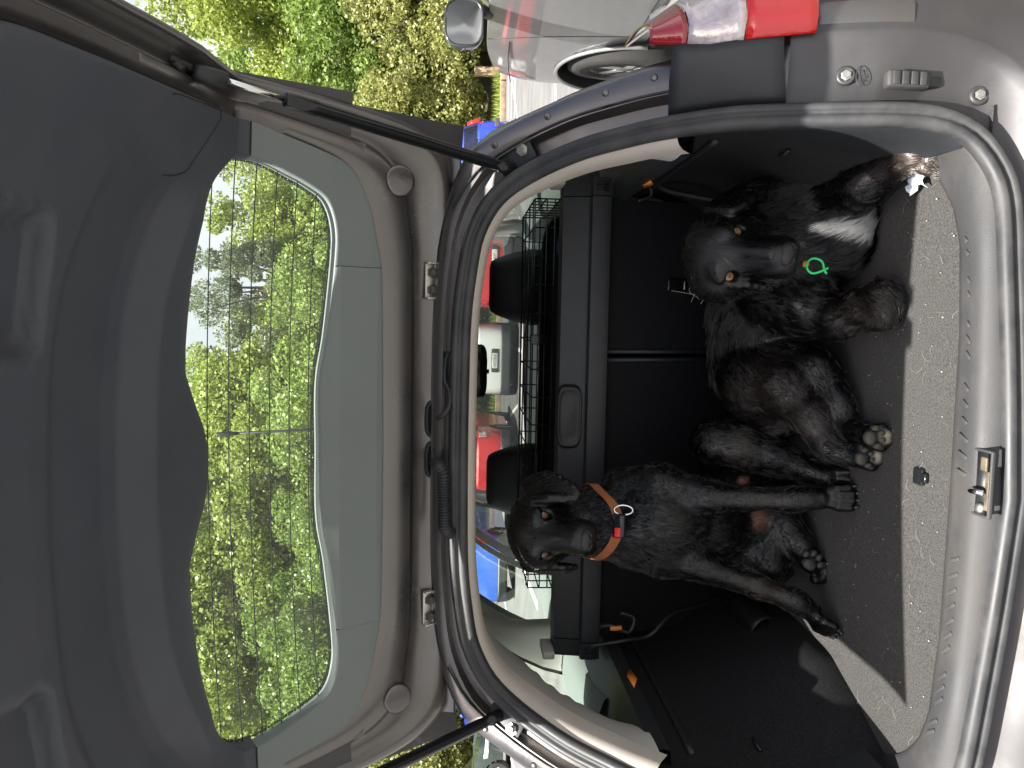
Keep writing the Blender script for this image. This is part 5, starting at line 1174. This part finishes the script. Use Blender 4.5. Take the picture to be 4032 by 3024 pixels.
def plant(kd, x, y, s_=1.):
    e = empty(TN[kd], (x, y, hz(x, y)-.1)); e.rotation_euler = (0, 0, rt.uniform(0, 6.28)); e.scale = (s_*rt.uniform(.9,1.12), s_*rt.uniform(.9,1.12), s_*rt.uniform(.92,1.1)); tag(e, TL[kd], 'tree' if kd else 'bush', TG[kd])
    for me, nm in zip(KINDS[kd], ('crown', 'trunk')): link(bpy.data.objects.new(nm, me), e)
for k in range(19): plant(0, -33+k*3.4+rt.uniform(-.7,.7), 28.6+rt.uniform(-.3,1.2), rt.uniform(.8,1.15))
for k in range(15): plant(1, -34+k*4.4+rt.uniform(-.8,.8), 32.5+rt.uniform(-1,1.2), rt.uniform(.85,1.15))
for k in range(15): plant(2, -40+k*5.0+rt.uniform(-1,1), 38+rt.uniform(-1.5,2), rt.uniform(.9,1.1)*(1.25 if -40+k*5 < 0 or -40+k*5 > 11 else .98))
for k in range(14): plant(2 if k % 3 else 1, -48+k*7.0+rt.uniform(-1,1), 46+rt.uniform(-2,2), rt.uniform(1.0,1.2)*(1.45 if -48+k*7 < -2 or -48+k*7 > 12 else .78))
for x, y, s_ in ((1.5,36,1.05),(-3.5,40,1.1),(5.6,44,.9),(-8,43,1.2),(-13,45,1.1),(9,42,.95)): plant(3, x, y, s_)
# flax clump and grass strip
M['flaxm'] = mat('flax_leaves', (.12,.17,.03), .5, c2=(.30,.30,.08), vscale=3)
p = at_z(1968, 1655, 0); b = MB()
for k in range(70):
    a = rt.uniform(0, 2*pi); ln = rt.uniform(.7,1.5); sp_ = rt.uniform(.2,.9); dv = np.array([cos(a), sin(a), 0]); sd_ = np.array([-sin(a), cos(a), 0])*.03
    P_ = [p+np.array([0,1.2,.1])+dv*ln*sp_*t+np.array([0,0,1.])*ln*(t-.45*sp_*t*t) for t in (0,.35,.7,1.)]; v = []
    for i_, q in enumerate(P_): ww = (1,.9,.6,.05)[i_]; v += [q-sd_*ww, q+sd_*ww]
    b.add(v, [(0,1,3,2),(2,3,5,4),(4,5,7,6)])
tag(b.build('flax_plant', 'flaxm'), 'spiky yellow-green flax plant beyond the kerb between the white and red cars', 'plant')
b = MB(); gn = 16000; gxy = np.c_[rt.uniform(-25, 22, gn), 26.4+rt.random(gn)**1.5*3.2]
V = []; F = []
for k, (x, y) in enumerate(gxy):
    a = rt.uniform(0, pi); h_ = rt.uniform(.12,.38); c_, s_ = cos(a)*.025, sin(a)*.025; V += [(x-c_, y-s_, .1), (x+c_, y+s_, .1), (x+rt.uniform(-.12,.12), y+rt.uniform(-.12,.12), .1+h_)]; F.append((3*k, 3*k+1, 3*k+2))
M['gblade'] = LM[2]; g = mesh('grass', V, F, LM[2], None, smooth=False); g['kind'] = 'stuff'; g['label'] = 'bright grass strip growing along the foot of the hedge'; g['category'] = 'grass'

# ================================================================= SMALL THINGS IN THE BOOT
# shed dog hairs and crumbs on the carpet
M['lint'] = mat('pale_hair', (.36,.33,.28), .6)
rs = np.random.default_rng(21); b = MB()
for k in range(75):
    x, y = rs.uniform(-.50, .50), 1.215+rs.random()**1.2*.45; a = rs.uniform(0, 2*pi); L_ = rs.uniform(.008,.032); cv = rs.uniform(-1.6,1.6); pts_ = []
    q = np.array([x, y]); 
    for i_ in range(5): pts_.append((q[0], q[1], ZF+.0035+.002*sin(i_*1.2))); q = q+np.array([cos(a), sin(a)])*L_/4; a += cv/4
    b.tube(pts_, .00017, 3, caps=False)
for k in range(90):
    x, y = rs.uniform(-.5, .52), rs.uniform(1.22, 1.7); s_ = rs.uniform(.0008,.0022); b.box((x, y, ZF+.003), (s_, s_*1.4, s_))
o = b.build('shed_hair', 'lint'); o['kind'] = 'stuff'; o['label'] = 'pale shed dog hairs and crumbs scattered on the boot carpet'; o['category'] = 'hair'
# scrap of clear wrapper by the right wall
M['film'] = mat('clear_wrapper', (.75,.80,.88), .12, .25, coat=1., bump=.6, bscale=120)
p = at_z(3628, 705, ZF+.006); b = MB(); rr = []
for i_ in range(7):
    rr.append([p+np.array([(-.026+.0087*i_)*.8+.010*sin(j), -.030+.010*j+.008*i_*.3, .004+.010*abs(sin(i_*.9+j*1.1))]) for j in range(6)])
b.loft(rr, False); tag(b.build('plastic_wrapper', 'film', None, smooth=False), 'crumpled clear plastic wrapper on the carpet beside the lying dog', 'wrapper')
# wad of white thread behind the lying dog's ear
b = MB()
for k in range(26):
    c_ = D(2775, 1122, 1.60)+rs.normal(0, .008, 3); b.tube(bez([c_, c_+rs.normal(0, .010, 3), c_+rs.normal(0, .013, 3), c_+rs.normal(0, .016, 3)], 5), .0005, 4, caps=False)
b.tube(bez([D(2790,1135,1.60), D(2815,1150,1.60), D(2822,1175,1.60), D(2800,1182,1.60), D(2795,1165,1.60)], 6), .0005, 4)
tag(b.build('thread_wad', 'lint'), 'tangle of pale loose threads behind the lying dog\'s head', 'thread')
# black telescopic handle lying along the left wall
hn = empty('umbrella', tuple(D(3080, 2550, 1.60))); O = np.array(hn.location); tag(hn, 'black folded umbrella with ribbed rubber handle lying against the left wall', 'umbrella')
pa, pb_, pc, pd = at_z(3000, 2468, .66), at_z(3112, 2585, .632), at_z(3200, 2700, .618), at_z(3235, 2755, .614)
ax = nrm(pb_-pa)
MB().lathe(pa-O, ax, [(.030,-.16),(.034,0),(.034,.012),(.028,.010),(.027,-.03)], 22).build('canopy_sleeve', 'black', hn)
MB().tube([pa-O-ax*.03, pb_-O], .018, 14).build('folded_canopy', 'black', hn)
MB().lathe(pb_-O, nrm(pd-pb_), [(.012,-.01),(.020,-.006),(.020,.004),(.017,.008),(.015,.05),(.0145,.075)]+[(.0145+.0018*(k % 2), .08+.006*k) for k in range(8)]+[(.014,.135),(.014,.145),(.009,.146),(.008,.125)], 20).build('handle', mat('rubber_handle', (.045,.05,.045), .5), hn)
